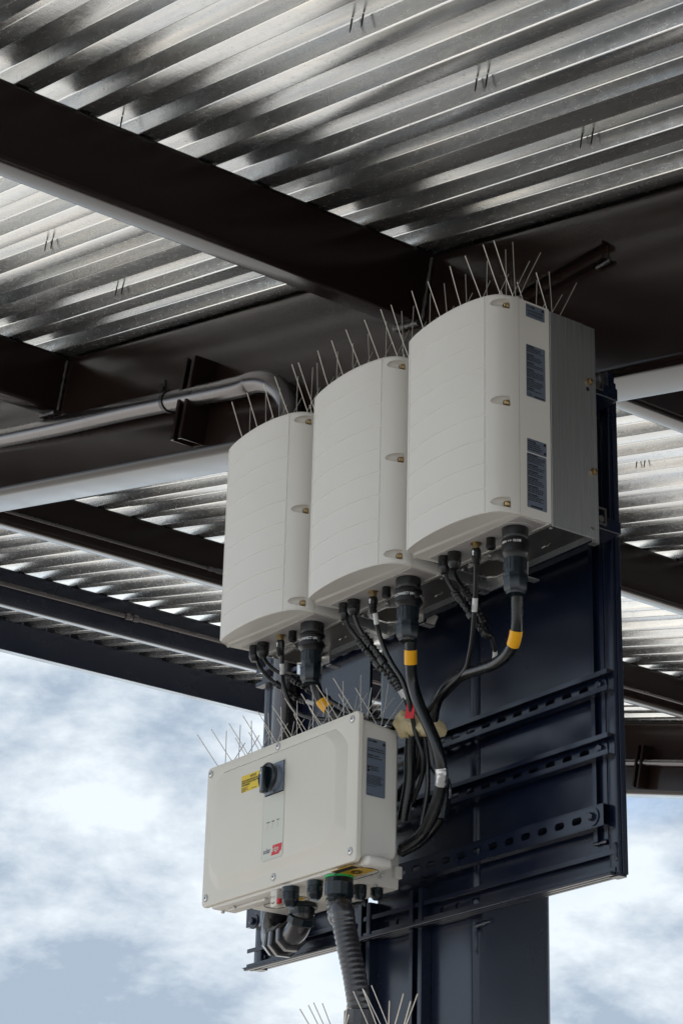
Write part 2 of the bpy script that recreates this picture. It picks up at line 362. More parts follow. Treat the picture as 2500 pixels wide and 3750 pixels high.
# ---------------------------------------------------------------- column
col = thing('column', 'square dark steel column behind the cabinets, rising to the canopy beam', 'column', (-.83,.5,0))
def W(p): return p
bm = bm_(); prism(bm, rrect(-.205, .213, -.12, .122, .03, 6), 'z', 0, 4.13); obj('shaft', bm, 'sky_tinted', col, 40)
bm = bm_(); box(bm, (-.32,-.24,0), (.33,.24,.03), .003); obj('base_plate', bm, 'sky_tinted', col)

# ---------------------------------------------------------------- rack: back plate, posts, strut channels
rack = thing('equipment_rack', 'dark steel back plate with slotted strut rails welded to the column', 'rack', (0,0,0))
def beam_z(x): return (CO+A*((x-CO.x)/A.x)).z
bm = bm_()
for x0, x1 in ((-1.502, -1.056), (-.594, -.1265)):
    v = [(x0,.3725,2.79),(x1,.3725,2.79),(x1,.3725,beam_z(x1)-.002),(x0,.3725,beam_z(x0)-.002)]
    a = [bm.verts.new(q) for q in v]; b_ = [bm.verts.new((q[0],.3815,q[2])) for q in v]
    bm.faces.new(a); bm.faces.new(b_[::-1])
    for i in range(4): bm.faces.new((a[i],b_[i],b_[(i+1)%4],a[(i+1)%4]))
bmesh.ops.recalc_face_normals(bm, faces=bm.faces); obj('back_plate', bm, 'sky_tinted', rack)
for x0, x1 in ((-.126, -.094), (-1.535, -1.503)):      # edge posts
    bm = bm_(); prism(bm, rrect(x0, x1, .356, .382, .005, 3), 'z', 2.765, beam_z(x1)-.004)
    obj('edge_post', bm, 'sky_tinted', rack, 40)
bm = bm_(); box(bm, (-.0938,.366,2.77), (-.0905,.3815,3.97), .001); obj('edge_bar', bm, 'sky_tinted', rack)
# upright channels behind the rails
for x0, z0, z1 in ((-.175, 2.855, 3.93), (-1.500, 2.82, 3.9)):
    bm = bm_(); box(bm, (x0,.357,z0), (x0+.004,.372,z1)); box(bm, (x0+.044,.357,z0), (x0+.048,.372,z1)); box(bm, (x0+.0035,.368,z0), (x0+.0445,.372,z1))
    box(bm, (x0+.0035,.3572,z0), (x0+.012,.359,z1)); box(bm, (x0+.036,.3572,z0), (x0+.0445,.359,z1)); obj('upright_channel', bm, 'sky_tinted', rack)
rails = [(3.189,-.094,-1.545,.333,.0235,True), (3.039,-.096,-1.545,.333,.0235,True), (2.879,-.115,-1.545,.333,.0235,False), (2.775,-.103,-1.566,.3535,.026,True),
         (3.56,-.09,-1.545,.333,.0235,True), (3.90,-.09,-1.545,.333,.0235,True)]
for z0, x1, x0, yf, d, of in rails:
    bm = bm_(); hh = .05 if z0 > 2.8 else .052
    ph = ((x1-x0) % .0592)
    strut_x(bm, x0, x1, z0, hh, yf, d, of, phase=ph-.012 if ph > .014 else ph); obj('strut_rail', bm, 'sky_tinted', rack)
# ridge flanges below the lowest rail
bm = bm_()
for k, (yy, zz) in enumerate(((.333,2.764),(.352,2.766),(.371,2.768))): box(bm, (-1.55,yy,zz), (-.096,yy+.012,zz+.007), .002)
box(bm, (-1.56,.336,2.7715),(-.1,.381,2.7735)); obj('bottom_flange', bm, 'sky_tinted', rack)
for x, z, y in ((-.150,2.904,.333),(-1.507,2.891,.333),(-.135,3.213,.353),(-.137,3.063,.353),(-1.505,2.80,.376),(-.125,2.80,.376)):
    bm = bm_(); lathe(bm, [(0,.021),(.003,.021)], (x,y,z), 20, (0,-1,0)); lathe(bm, [(.003,.0095),(.0105,.0095),(.012,.007)], (x,y,z), 6, (0,-1,0)); obj('bolt', bm, 'sky_tinted', rack, 30)
for a0, a1, rr, sd_ in (((-.128,.357,3.96),(-.128,.357,3.88),.005,3),((-.185,.366,2.853),(-.14,.366,2.853),.005,4),((-.10,.354,2.80),(-.10,.354,2.84),.005,6),((-.62,.378,2.74),(-.56,.38,2.745),.007,8),((-.615,.376,2.75),(-.615,.376,2.68),.004,9)):
    bm = bm_(); lumpy(bm, [a0,a1], rr, sd_); obj('weld_bead', bm, 'sky_tinted', rack, 60)
# strut on the beam face above the right cabinet
bm = bm_(); strut_x(bm, -.98, -.118, 4.325, .050, .373, .0235, True, phase=.02); ts = obj('beam_strut', bm, 'bronze', None); tag(ts, 'dark slotted strut welded on the beam face above the right cabinet', 'strut channel')
bm = bm_(); lumpy(bm, [(-.155,.388,4.316),(-.105,.388,4.316)], .007, 11, step=.008); obj('weld_bead', bm, 'weld', ts, 60)
# vertical strut channels on the column front
def vchan(x0, z1, label):
    t_ = thing('vertical_strut', label, 'strut channel', (x0,.35,0), 'vertical strut channels on the column')
    bm = bm_(); wd = .05; box(bm, (0,0,0), (.0035,.029,z1)); box(bm, (wd-.0035,0,0), (wd,.029,z1)); box(bm, (.0033,.0255,0), (wd-.0033,.029,z1))
    box(bm, (.0033,-.0004,0), (.014,.003,z1)); box(bm, (wd-.014,-.0004,0), (wd-.0033,.003,z1)); obj('channel', bm, 'sky_tinted', t_)
vchan(-.842, 2.86, 'vertical strut channel down the middle of the column'); vchan(-1.055, 2.86, 'vertical strut channel down the column edge nearest the corrugated hose')
bm = bm_(); box(bm, (-.03,0,-.016), (.01,.0012,.014)); ps = obj('paper_scrap', bm, 'paper'); ps.location = (-.79,.3775,3.56); ps.rotation_euler = (0,.6,0); tag(ps, 'torn white paper scrap stuck on the dark plate under the cabinets', 'paper scrap')

# ---------------------------------------------------------------- conduit along the main beam
PTS = {"ac3": [[-0.0688, 0.05, 3.3763], [-0.0825, 0.0611, 3.3345], [-0.0972, 0.0722, 3.2833], [-0.1221, 0.0833, 3.251], [-0.1611, 0.0944, 3.235], [-0.2158, 0.1056, 3.2313], [-0.2781, 0.1167, 3.2382], [-0.3516, 0.1278, 3.2465], [-0.4162, 0.1389, 3.2455], [-0.4693, 0.15, 3.2311], [-0.5041, 0.1611, 3.2117], [-0.5273, 0.1722, 3.1792], [-0.5463, 0.1833, 3.1388], [-0.5473, 0.1944, 3.0876], [-0.5245, 0.2056, 3.0448], [-0.533, 0.2167, 3.0024], [-0.5779, 0.2278, 2.9608], [-0.6549, 0.2389, 2.9315], [-0.7445, 0.25, 2.9238]], "ac2": [[-0.4563, 0.05, 3.3646], [-0.4719, 0.0625, 3.3242], [-0.4865, 0.075, 3.2902], [-0.4958, 0.0875, 3.2549], [-0.4902, 0.1, 3.2091], [-0.4743, 0.1125, 3.1611], [-0.4588, 0.125, 3.1137], [-0.4537, 0.1375, 3.069], [-0.462, 0.15, 3.0275], [-0.4898, 0.1625, 2.9901], [-0.531, 0.175, 2.9552], [-0.5882, 0.1875, 2.923], [-0.6731, 0.2, 2.9119]], "ac1": [[-0.8487, 0.05, 3.3653], [-0.8599, 0.0631, 3.3354], [-0.8594, 0.0762, 3.3061], [-0.8475, 0.0892, 3.2811], [-0.8125, 0.1023, 3.2528], [-0.7727, 0.1154, 3.2333], [-0.7225, 0.1285, 3.217], [-0.6623, 0.1415, 3.2018], [-0.625, 0.1546, 3.1921], [-0.604, 0.1677, 3.1694], [-0.599, 0.1808, 3.1369], [-0.6154, 0.1938, 3.1026], [-0.6587, 0.2069, 3.0741], [-0.7242, 0.22, 3.0497]], "dc3": [[-0.1891, 0.03, 3.4501], [-0.2065, 0.0442, 3.4257], [-0.226, 0.0583, 3.3884], [-0.2484, 0.0725, 3.3453], [-0.2727, 0.0867, 3.3025], [-0.3002, 0.1008, 3.2734], [-0.3357, 0.115, 3.2489], [-0.4233, 0.1292, 3.2279], [-0.5063, 0.1433, 3.2046], [-0.5485, 0.1575, 3.188], [-0.5714, 0.1717, 3.1423], [-0.5996, 0.1858, 3.0976], [-0.6491, 0.2, 3.0438]], "dc2": [[-0.5799, 0.03, 3.4741], [-0.5884, 0.0445, 3.4345], [-0.5961, 0.0591, 3.4052], [-0.5926, 0.0736, 3.366], [-0.5782, 0.0882, 3.324], [-0.5566, 0.1027, 3.2804], [-0.5501, 0.1173, 3.2343], [-0.5546, 0.1318, 3.1978], [-0.5601, 0.1464, 3.1616], [-0.5516, 0.1609, 3.1088], [-0.5697, 0.1755, 3.0623], [-0.6247, 0.19, 3.0101]], "dc1": [[-0.9684, 0.03, 3.4721], [-0.9831, 0.0442, 3.4135], [-0.9996, 0.0583, 3.3844], [-1.0022, 0.0725, 3.3482], [-0.9941, 0.0867, 3.3166], [-0.9648, 0.1008, 3.2908], [-0.9006, 0.115, 3.2674], [-0.8267, 0.1292, 3.2518], [-0.7546, 0.1433, 3.2402], [-0.6839, 0.1575, 3.2136], [-0.6421, 0.1717, 3.1962], [-0.622, 0.1858, 3.1568], [-0.645, 0.2, 3.1104]], "pva3": [[-0.306, 0.03, 3.4688], [-0.3091, 0.0431, 3.446], [-0.3032, 0.0562, 3.4225], [-0.2892, 0.0692, 3.3927], [-0.2734, 0.0823, 3.3612], [-0.2618, 0.0954, 3.3345], [-0.2503, 0.1085, 3.3112], [-0.2496, 0.1215, 3.3106], [-0.2548, 0.1346, 3.2985], [-0.2649, 0.1477, 3.2843], [-0.2858, 0.1608, 3.2696], [-0.3265, 0.1738, 3.2666], [-0.4254, 0.1869, 3.2716], [-0.5247, 0.2, 3.2452]], "pvb3": [[-0.2726, 0.03, 3.4688], [-0.2982, 0.0617, 3.454], [-0.3145, 0.0933, 3.4428], [-0.3235, 0.125, 3.4192], [-0.3323, 0.1567, 3.3987], [-0.351, 0.1883, 3.3841], [-0.3746, 0.22, 3.3809]], "pva2": [[-0.6934, 0.03, 3.4622], [-0.6989, 0.0478, 3.4381], [-0.6884, 0.0656, 3.411], [-0.6722, 0.0833, 3.3791], [-0.645, 0.1011, 3.3374], [-0.6295, 0.1189, 3.3095], [-0.6253, 0.1367, 3.2915], [-0.621, 0.1544, 3.2666], [-0.6198, 0.1722, 3.2356], [-0.6229, 0.19, 3.1988]], "pvb2": [[-0.6607, 0.03, 3.4621], [-0.656, 0.0456, 3.4257], [-0.6426, 0.0611, 3.3941], [-0.6239, 0.0767, 3.3612], [-0.6054, 0.0922, 3.3251], [-0.5982, 0.1078, 3.3025], [-0.5911, 0.1233, 3.2765], [-0.584, 0.1389, 3.2472], [-0.5844, 0.1544, 3.2164], [-0.5804, 0.17, 3.1779]], "pva1": [[-1.0833, 0.03, 3.4624], [-1.0952, 0.049, 3.4438], [-1.0904, 0.068, 3.4208], [-1.0798, 0.087, 3.4037], [-1.0565, 0.106, 3.3798], [-1.0398, 0.125, 3.3613], [-1.0301, 0.144, 3.3555], [-0.9833, 0.163, 3.3333], [-0.9253, 0.182, 3.305], [-0.8686, 0.201, 3.2772], [-0.7906, 0.22, 3.2517]], "pvb1": [[-1.0556, 0.03, 3.4625], [-1.064, 0.0533, 3.444], [-1.0535, 0.0767, 3.4242], [-1.0309, 0.1, 3.4087], [-1.0082, 0.1233, 3.3859], [-0.9984, 0.1467, 3.3737], [-0.9579, 0.17, 3.3466], [-0.9059, 0.1933, 3.3098], [-0.8555, 0.2167, 3.2844], [-0.795, 0.24, 3.2639]], "flex": [[-0.7141, 0.05, 2.7927], [-0.7145, 0.0562, 2.75], [-0.7106, 0.0625, 2.7055], [-0.7, 0.0688, 2.654], [-0.6885, 0.075, 2.6029], [-0.6814, 0.0812, 2.5528], [-0.6802, 0.0875, 2.5163], [-0.6854, 0.0938, 2.4807], [-0.691, 0.1, 2.3964]], "tape": [[-0.6076, 0.14, 3.1797], [-0.6014, 0.149, 3.1888], [-0.5863, 0.158, 3.187], [-0.5553, 0.167, 3.1767], [-0.5247, 0.176, 3.1672], [-0.5131, 0.185, 3.1636]], "emt": [[-5.7741, 0.3, 5.6077], [-3.2555, 0.3, 4.934], [-2.2692, 0.3, 4.6884], [-1.6889, 0.3, 4.5397], [-1.5866, 0.305, 4.5223], [-1.5197, 0.31, 4.5], [-1.4675, 0.32, 4.4635], [-1.4367, 0.335, 4.412], [-1.4196, 0.34, 4.3543], [-1.4164, 0.34, 4.2486], [-1.4066, 0.34, 3.7014], [-1.4062, 0.34, 3.4229]], "emt2": [[-1.4062, 0.34, 3.4229], [-1.407, 0.34, 3.0046], [-1.4134, 0.34, 2.8989]], "elbow_a": [[-1.0302, 0.1587, 2.83]]}
em = thing('main_conduit', 'thick grey conduit running along the beam and bending down behind the left cabinet', 'conduit', PTS['emt'][1])
def loc_(P, o): return [Vector(p_)-o.location for p_ in P]
bm = bm_(); tube(bm, catmull(loc_(PTS['emt'], em), 10), .0335, 28); obj('pipe', bm, 'emt', em, 80)
bm = bm_(); tube(bm, loc_(PTS['emt2'], em), .0335, 28); obj('riser', bm, 'emt', em, 80)
bm = bm_(); e2 = Vector(PTS['emt2'][-1])-em.location; lathe(bm, [(-.03,.034),(-.029,.041),(.03,.041),(.031,.044),(.04,.044),(.041,.036)], e2, 24); obj('coupling', bm, 'emt', em, 30)
# strut bracket and pipe clamp on the beam
def bracket(a, b0, label):
    t_ = thing('pipe_bracket', label, 'bracket', mtx=CM @ Matrix.Translation((a, b0-.022, 0)), group='strut brackets carrying conduits on the beams')
    bm = bm_(); w_ = .062; d_ = .085
    box(bm, (0,-d_,.03), (.004,-.0005,.30)); box(bm, (w_-.004,-d_,.03), (w_,-.0005,.30)); box(bm, (.0038,-.006,.03), (w_-.0038,-.0007,.30))
    box(bm, (.0038,-d_-.0003,.03), (.017,-d_+.004,.30)); box(bm, (w_-.017,-d_-.0003,.03), (w_-.0038,-d_+.004,.30)); obj('channel', bm, 'bronze', t_)
    return t_
br = bracket(-.20, 0, 'dark strut bracket holding the thick conduit on the near beam')
bracket(-4.803, 6.33, 'dark strut bracket on the far beam at the right edge')
c1 = (Vector(PTS['emt'][2])); c2 = Vector(PTS['emt'][3]); dr = (c2-c1).normalized(); cc_ = c1.lerp(c2, .36)
cl = thing('pipe_clamp', 'black ring clamp with bolt round the thick conduit', 'pipe clamp', cc_)
bm = bm_(); lathe(bm, [(-.009,.0345),(-.009,.037),(.009,.037),(.009,.0345)], (0,0,0), 28, dr); obj('ring', bm, 'plastic', cl, 40)
bm = bm_(); tube(bm, [(-.01,-.012,.03),(-.012,-.014,.075)], .005, 8); lathe(bm, [(0,.012),(.012,.012)], (-.012,-.02,.042), 6, (-.5,-.8,.2)); obj('bolt', bm, 'plastic', cl, 30)
# far conduit on the far beam
fc = thing('conduit', 'pale conduit along the far beam at the right edge', 'conduit', mtx=CM); bm = bm_(); tube(bm, [(-7.2,6.25,.19),(5,6.25,.19)], .022, 12); obj('pipe', bm, 'emt', fc, 60)

# ---------------------------------------------------------------- power-stage cabinets
GRP = 'white wall cabinets in a row'
PROF = [(0,0),(-.0008,-.010),(-.003,-.020),(-.0075,-.033),(-.013,-.0435),(-.020,-.0510),(-.028,-.0570),(-.0358,-.0618),(-.0370,-.0624),(-.0415,-.0644),(-.0427,-.0649),
        (-.06,-.0707),(-.08,-.0762),(-.10,-.0800),(-.13,-.0835),(-.163,-.0850),(-.196,-.0845),(-.229,-.0820),(-.26,-.0785),(-.29,-.0735),(-.3150,-.0675),
        (-.3163,-.0670),(-.3195,-.0660),(-.3208,-.0655),(-.327,-.0632),(-.333,-.0595),(-.341,-.0470),(-.352,-.030),(-.360,-.018)]
GZ = [3.977-.0600*k for k in range(8)]
ZB, ZT = 3.5, 4.04
def make_cover():
    bm = bm_(); zs = [(ZB,0),(ZB+.003,0)]
    for z in sorted(GZ): zs += [(z-.0026,0),(z-.0016,1),(z+.0016,1),(z+.0026,0)]
    zs += [(ZT-.004,0),(ZT,2)]
    nrm = []
    for i in range(len(PROF)):
        a = Vector(PROF[max(i-1,0)]); b_ = Vector(PROF[min(i+1,len(PROF)-1)]); t_ = (b_-a).normalized(); nrm.append(Vector((t_.y,-t_.x))*-1)
    for i, n_ in enumerate(nrm):
        if n_.y > 0: nrm[i] = -n_
    gcol = {8:1, 9:1, 21:1, 22:1}
    rows = []
    for z, g_ in zs:
        row = []
        for i, p_ in enumerate(PROF):
            d = 0.
            if g_ == 1 and 10 <= i <= 21: d = .0016
            if i in gcol and z > ZB+.002 and z < ZT-.002: d = max(d, .0018)
            if g_ == 2: d = .003 if 0 < i < len(PROF)-1 else 0
            if z == ZB and 0 < i < len(PROF)-1: d = .0025
            q = Vector(p_)-nrm[i]*d; row.append(bm.verts.new((q.x,q.y,z)))
        rows.append(row)
    for a, b_ in zip(rows, rows[1:]):
        for k in range(len(PROF)-1): bm.faces.new((a[k],b_[k],b_[k+1],a[k+1]))
    bk = [[bm.verts.new((0,.0012,z)), bm.verts.new((-.360,-.0168,z))] for z in (ZB+.0002, ZT)]
    # underside: a dished face that rises to a rib before the flat back edge
    bot = rows[0]; rib = [bm.verts.new((x, y, z)) for x, y, z in ((-.012,-.012,ZB-.0005),(-.345,-.0285,ZB-.0005))]
    ins = [bm.verts.new((x, y, z)) for x, y, z in ((-.014,-.019,ZB+.003),(-.34,-.036,ZB+.003))]
    bm.faces.new([v for v in bot[2:27]]+[ins[1], ins[0]]); bm.faces.new((ins[0],ins[1],rib[1],rib[0])); bm.faces.new((rib[0],rib[1],bk[0][1],bk[0][0]))
    bm.faces.new((bot[0],bot[1],bot[2],ins[0],rib[0],bk[0][0])); bm.faces.new((bot[26],bot[27],bot[28],bk[0][1],rib[1],ins[1]))
    bm.faces.new(rows[-1]+[bk[1][1],bk[1][0]])
    bm.faces.new([bk[0][0],bk[0][1],bk[1][1],bk[1][0]])
    bm.faces.new([r_[0] for r_ in rows]+[bk[1][0],bk[0][0]]); bm.faces.new([r_[-1] for r_ in rows]+[bk[1][1],bk[0][1]])
    bmesh.ops.recalc_face_normals(bm, faces=bm.faces)
    me = bpy.data.meshes.new('cover'); bm.to_mesh(me); bm.free(); me.materials.append(M['white'])
    o = bpy.data.objects.new('cover', me); COL.objects.link(o)
    cbm = bm_()
    for z in SCR:
        pa = Vector((-.0295,-.0590,z)); pb = Vector((-.0030,-.0220,z)); ax = (pb-pa); nrm_ = Vector((ax.y,-ax.x,0)).normalized(); rr = []
        for i in range(11):
            t_ = i/10; q_ = .0125*math.sqrt(max(.004, 1-(1-min(1,t_*1.25))**2)); rr.append([cbm.verts.new(pa+ax*t_+nrm_*(.95*q_*math.cos(2*math.pi*k/24))+Vector((0,0,1))*(q_*math.sin(2*math.pi*k/24))) for k in range(24)])
        for a, b_ in zip(rr, rr[1:]):
            for k in range(24): cbm.faces.new((a[k],a[(k+1)%24],b_[(k+1)%24],b_[k]))
        cbm.faces.new(rr[0][::-1]); cbm.faces.new(rr[-1])
    cme = bpy.data.meshes.new('cut'); bmesh.ops.recalc_face_normals(cbm, faces=cbm.faces); cbm.to_mesh(cme); cbm.free(); co = bpy.data.objects.new('cut', cme); COL.objects.link(co)
    md = o.modifiers.new('b', 'BOOLEAN'); md.operation = 'DIFFERENCE'; md.object = co; md.solver = 'EXACT'
    ev = bpy.data.meshes.new_from_object(o.evaluated_get(bpy.context.evaluated_depsgraph_get()))
    bpy.data.objects.remove(o); bpy.data.objects.remove(co)
    for q in ev.polygons: q.use_smooth = True
    ev.set_sharp_from_angle(angle=R(28)); ev.name = 'cover'
    return ev
SCR = [4.0165, 3.770, 3.523]
X_, Y_, Z_ = (1,0,0), (0,1,0), (0,0,1)
def gland_big(parent, x, y, kind):
    c = (x, y, ZB+.004); g_ = None
    bm = bm_(); lathe(bm, [(0,.030),(.010,.030),(.026,.029),(.032,.0285),(.034,.027)], c, 32); g_ = obj('ac_connector', bm, 'plastic', parent, 40)
    bm = bm_()
    if kind == 'collar':
        lathe(bm, [(.034,.031),(.038,.034),(.041,.034),(.043,.0315),(.060,.0315),(.062,.0345),(.068,.0345),(.071,.030),(.080,.027)], c, 36)
        for s_ in (-1, 1): box(bm, (x+s_*.034-.004, y-.006, c[2]-.064), (x+s_*.034+.004, y+.006, c[2]-.048), .001)
    else:
        lathe(bm, [(.034,.030),(.0355,.031),(.066,.030),(.068,.028),(.080,.026)], c, 36)
    obj('collar', bm, 'plastic', g_, 40)
    bm = bm_(); lathe(bm, [(.078,.0255),(.118,.0245),(.119,.023)], c, 28)
    for k in range(16):
        a = 2*math.pi*k/16; p0 = Vector((x+.0252*math.cos(a), y+.0252*math.sin(a), c[2]-.080)); p1 = Vector((x+.0246*math.cos(a), y+.0246*math.sin(a), c[2]-.106)); tube(bm, [p0,p1], .0016, 5)
    obj('ribbed_barrel', bm, 'gland', g_, 40)
    bm = bm_(); lathe(bm, [(.117,.0285),(.125,.0285)], c, 8); lathe(bm, [(.1255,.0275),(.150,.0275),(.158,.0235)], c, 8); lathe(bm, [(.158,.0215),(.163,.0205),(.164,.015)], c, 24); obj('hex_nut', bm, 'gland', g_, 25)
    # curved print
    me = text_mesh('DO NOT DISCONNECT UNDER LOAD' if kind == 'collar' else 'OPEN  < >  CLOSE', .0088 if kind == 'collar' else .0075, .84, .0002); rad = .0319 if kind == 'collar' else .0313
    w_ = max(v.co.x for v in me.vertices)
    for v in me.vertices:
        an = (v.co.x-w_*.5)/rad + R(-90)+R(28); v.co = Vector((x+rad*math.cos(an), y+rad*math.sin(an), c[2]-.0555+v.co.y+(0 if kind == 'collar' else .008)))
    me.materials.append(M['lightink']); o = bpy.data.objects.new('lettering', me); COL.objects.link(o); o.parent = g_
    return g_
def gland_small(parent, x, y, z, r_=.0125, h=.04, m='gland', name='cable_gland'):
    bm = bm_(); lathe(bm, [(0,r_*1.08),(h*.28,r_*1.08),(h*.3,r_*.98),(h*.62,r_*1.0),(h*.64,r_*1.05),(h*.8,r_*.98),(h,r_*.62)], (x,y,z), 20)
    for k in range(8):
        a = 2*math.pi*k/8; tube(bm, [(x+r_*math.cos(a), y+r_*math.sin(a), z-h*.34), (x+r_*math.cos(a), y+r_*math.sin(a), z-h*.6)], r_*.09, 5)
    return obj(name, bm, m, parent, 35)
def make_cabinet():
    t_ = thing('power_cabinet', '', 'cabinet', (0,0,0), GRP)
    o = bpy.data.objects.new('cover', make_cover()); COL.objects.link(o); o.parent = t_; cov = o
    for z in SCR:
        bm = bm_(); c = (-.0125,-.0195,z-.001); dv = (-.30,-.95,0)
        lathe(bm, [(0,.0078),(.004,.0078),(.0052,.007)], c, 18, dv); lathe(bm, [(.005,.0062),(.0105,.0062),(.0115,.005)], c, 6, dv); obj('cover_bolt', bm, 'brass', cov, 30)
        bm = bm_(); lathe(bm, [(.0112,.0028),(.0120,.0028)], c, 6, dv); obj('socket', bm, 'hole', cov)
    # white body
    bm = bm_(); pr = [(0,.0016),(0,.094),(-.345,.094),(-.358,-.0160)]; prism(bm, pr, 'z', ZB+.0012, ZT-.001)
    bmesh.ops.bevel(bm, geom=[e for e in bm.edges], offset=.0014, segments=2, affect='EDGES')
    body = obj('body', bm, 'white', t_, 30)
    bm = bm_(); box(bm, (-.334,.0075,ZB-.0012), (-.010,.083,ZB+.004), .0008); obj('bottom_panel', bm, 'recess', body)
    bm = bm_()
    for p0, p1 in (((-.346,.0865,ZB+.001),(-.006,.0865,ZB+.001)),): tube(bm, [p0,p1], .0032, 8)
    obj('bottom_rib', bm, 'white', body, 60)
    bm = bm_(); lathe(bm, [(0,.040),(.0012,.040),(.0018,.0392)], (-.070,.046,ZB-.0009), 36); obj('gland_seat', bm, 'recess', body, 30)
    for x, s_ in ((-.318,'PV2'),(-.283,'PV1'),(-.035,'AC')):
        text(s_, .0062, (x, .012 if x < -.1 else .083, ZB-.0013), (1,0,0), (0,-1,0), 'lightink', body, 'embossed_lettering', lift=.0004)
    # steel heat-sink housing
    bm = bm_(); box(bm, (-.343,.0945,ZB-.001), (.0012,.197,ZT-.006), .0008); box(bm, (-.0018,.0948,ZB-.0045), (.0024,.232,ZT-.0085), .0006); box(bm, (-.345,.0948,ZB-.0045), (-.3412,.232,ZT-.0085), .0006)
    box(bm, (-.3410,.1971,ZB+.004), (-.002,.2318,ZT-.010)); hs = obj('steel_housing', bm, 'brushed', t_)
    bm = bm_(); box(bm, (-.341,.096,ZB-.0022), (-.001,.196,ZB-.0011)); obj('housing_base', bm, 'dull', hs)
    bm = bm_(); box(bm, (-.003,.2145,ZB-.012), (.0022,.2322,ZB-.0046)); box(bm, (-.016,.2145,ZB-.0135), (.002,.2322,ZB-.0121)); obj('drip_tab', bm, 'galv', hs)
    for y, z in ((.2105,3.887),(.218,3.661)):
        bm = bm_(); lathe(bm, [(0,.0085),(.003,.0085)], (.0024,y,z), 18, (1,0,0)); lathe(bm, [(.003,.006),(.009,.006),(.0105,.0045)], (.0024,y,z), 6, (1,0,0)); obj('side_bolt', bm, 'brass', hs, 30)
    bm = bm_(); lathe(bm, [(0,.0048),(.0016,.0048)], (.0024,.213,3.519), 16, (1,0,0)); obj('rivet', bm, 'screw', hs, 30)
    bm = bm_(); lathe(bm, [(0,.0052),(.0004,.0052)], (.0024,.2065,3.867), 16, (1,0,0)); obj('keyhole', bm, 'hole', hs)
    for z in (3.902, 3.561):   # galvanized hanging clips between housing and rails
        bm = bm_(); box(bm, (-.030,.2325,z-.021), (-.0015,.2355,z+.021), .001); box(bm, (-.030,.2356,z-.021), (-.026,.258,z+.021)); box(bm, (-.0055,.2356,z+.0175), (-.002,.260,z+.021)); box(bm, (-.0055,.2356,z-.021), (-.002,.260,z-.0175)); box(bm, (-.0055,.2565,z-.0174), (-.002,.2602,z+.0174))
        lathe(bm, [(0,.008),(.004,.008)], (-.004,.243,z-.008), 16, (1,0,0)); obj('hanging_clip', bm, 'dull', hs, 30); bm = bm_(); box(bm, (-.12,.2585,z-.016), (-.032,.3325,z+.016), .002); obj('standoff', bm, 'sky_tinted', hs)
    # bottom of housing: fan grille, clips, foot bracket
    bm = bm_(); cx, cy, zz = -.276, .150, ZB-.0024; hx, hy = .054, .044; k_ = .017
    oc = [(cx-hx,cy-hy+k_),(cx-hx+k_,cy-hy),(cx+hx-k_,cy-hy),(cx+hx,cy-hy+k_),(cx+hx,cy+hy-k_),(cx+hx-k_,cy+hy),(cx-hx+k_,cy+hy),(cx-hx,cy+hy-k_)]
    ic = [(cx+(x-cx)*.86, cy+(y-cy)*.84) for x, y in oc]
    for i in range(8):
        j = (i+1)%8; top = [(*oc[i],zz),(*oc[j],zz),(*ic[j],zz),(*ic[i],zz)]; lo_ = [(q[0],q[1],zz-.007) for q in top]
        a = [bm.verts.new(q) for q in top]; b_ = [bm.verts.new(q) for q in lo_]; bm.faces.new(a); bm.faces.new(b_[::-1])
        for u_ in range(4): bm.faces.new((a[u_],b_[u_],b_[(u_+1)%4],a[(u_+1)%4]))
    bmesh.ops.recalc_face_normals(bm, faces=bm.faces)
    fan = obj('fan_grille', bm, 'galv', hs, 30)
    bm = bm_(); box(bm, (cx-hx*.86,cy-hy*.84,zz-.0006), (cx+hx*.86,cy+hy*.84,zz-.0001)); obj('fan_recess', bm, 'hole', fan)
    bm = bm_()
    for s_ in (-1, 1):
        for k in range(-16, 17):
            o_ = k*.0066; seg = []
            for q in range(61):
                x = cx-hx+2*hx*q/60; y = cy+s_*(x-cx)*.85+o_
                if abs(x-cx) < hx*.86 and abs(y-cy) < hy*.84 and abs(x-cx)/(hx*.86)+abs(y-cy)/(hy*.84) < 1.62: seg.append((x,y))
            if len(seg) > 1: tube(bm, [(*seg[0],zz-.004-.0006*s_),(*seg[-1],zz-.004-.0006*s_)], .0011, 4)
    g_ = obj('wire_mesh', bm, 'meshdark', fan); g_['kind'] = 'stuff'
    for x, y in ((cx-hx-.006,cy-hy+.004),(cx+hx-.004,cy-hy-.004),(cx-.02,cy-hy-.006),(cx-hx+.012,cy+hy-.004),(-.012,.101),(cx+hx+.01,cy+.02)):
        bm = bm_(); lathe(bm, [(0,.0042),(.002,.0042),(.004,.0022)], (x,y,ZB-.0024), 10); obj('screw', bm, 'screw', hs, 30)
    for x, y in ((-.098,.160),(-.188,.165)):
        bm = bm_(); tube(bm, catmull([(x-.016,y+.004,ZB-.0026),(x-.008,y+.002,ZB-.004),(x-.006,y-.006,ZB-.009),(x+.006,y-.008,ZB-.009),(x+.004,y+.002,ZB-.005),(x+.014,y,ZB-.0026)], 3), .0014, 5); obj('wire_clip', bm, 'screw', hs)
    bm = bm_(); box(bm, (-.352,.1955,ZB-.034), (-.205,.199,ZB+.001)); box(bm, (-.352,.125,ZB-.0365), (-.335,.1953,ZB-.0345)); box(bm, (-.225,.199,ZB-.040), (-.205,.232,ZB-.037)); obj('foot_bracket', bm, 'galv', hs)
    # labels on the right side (faces +X): right = +Y, up = Z
    org = (.0001,0,0)
    def lab(y0,y1,z0,z1,name='label'):
        bm = bm_(); plate(bm, rrect(y0,y1,z0,z1,.0025,3), org, Y_, Z_, .0004); return obj(name, bm, 'foil', body)
    l1 = lab(.023,.0795,3.9985,4.0325)
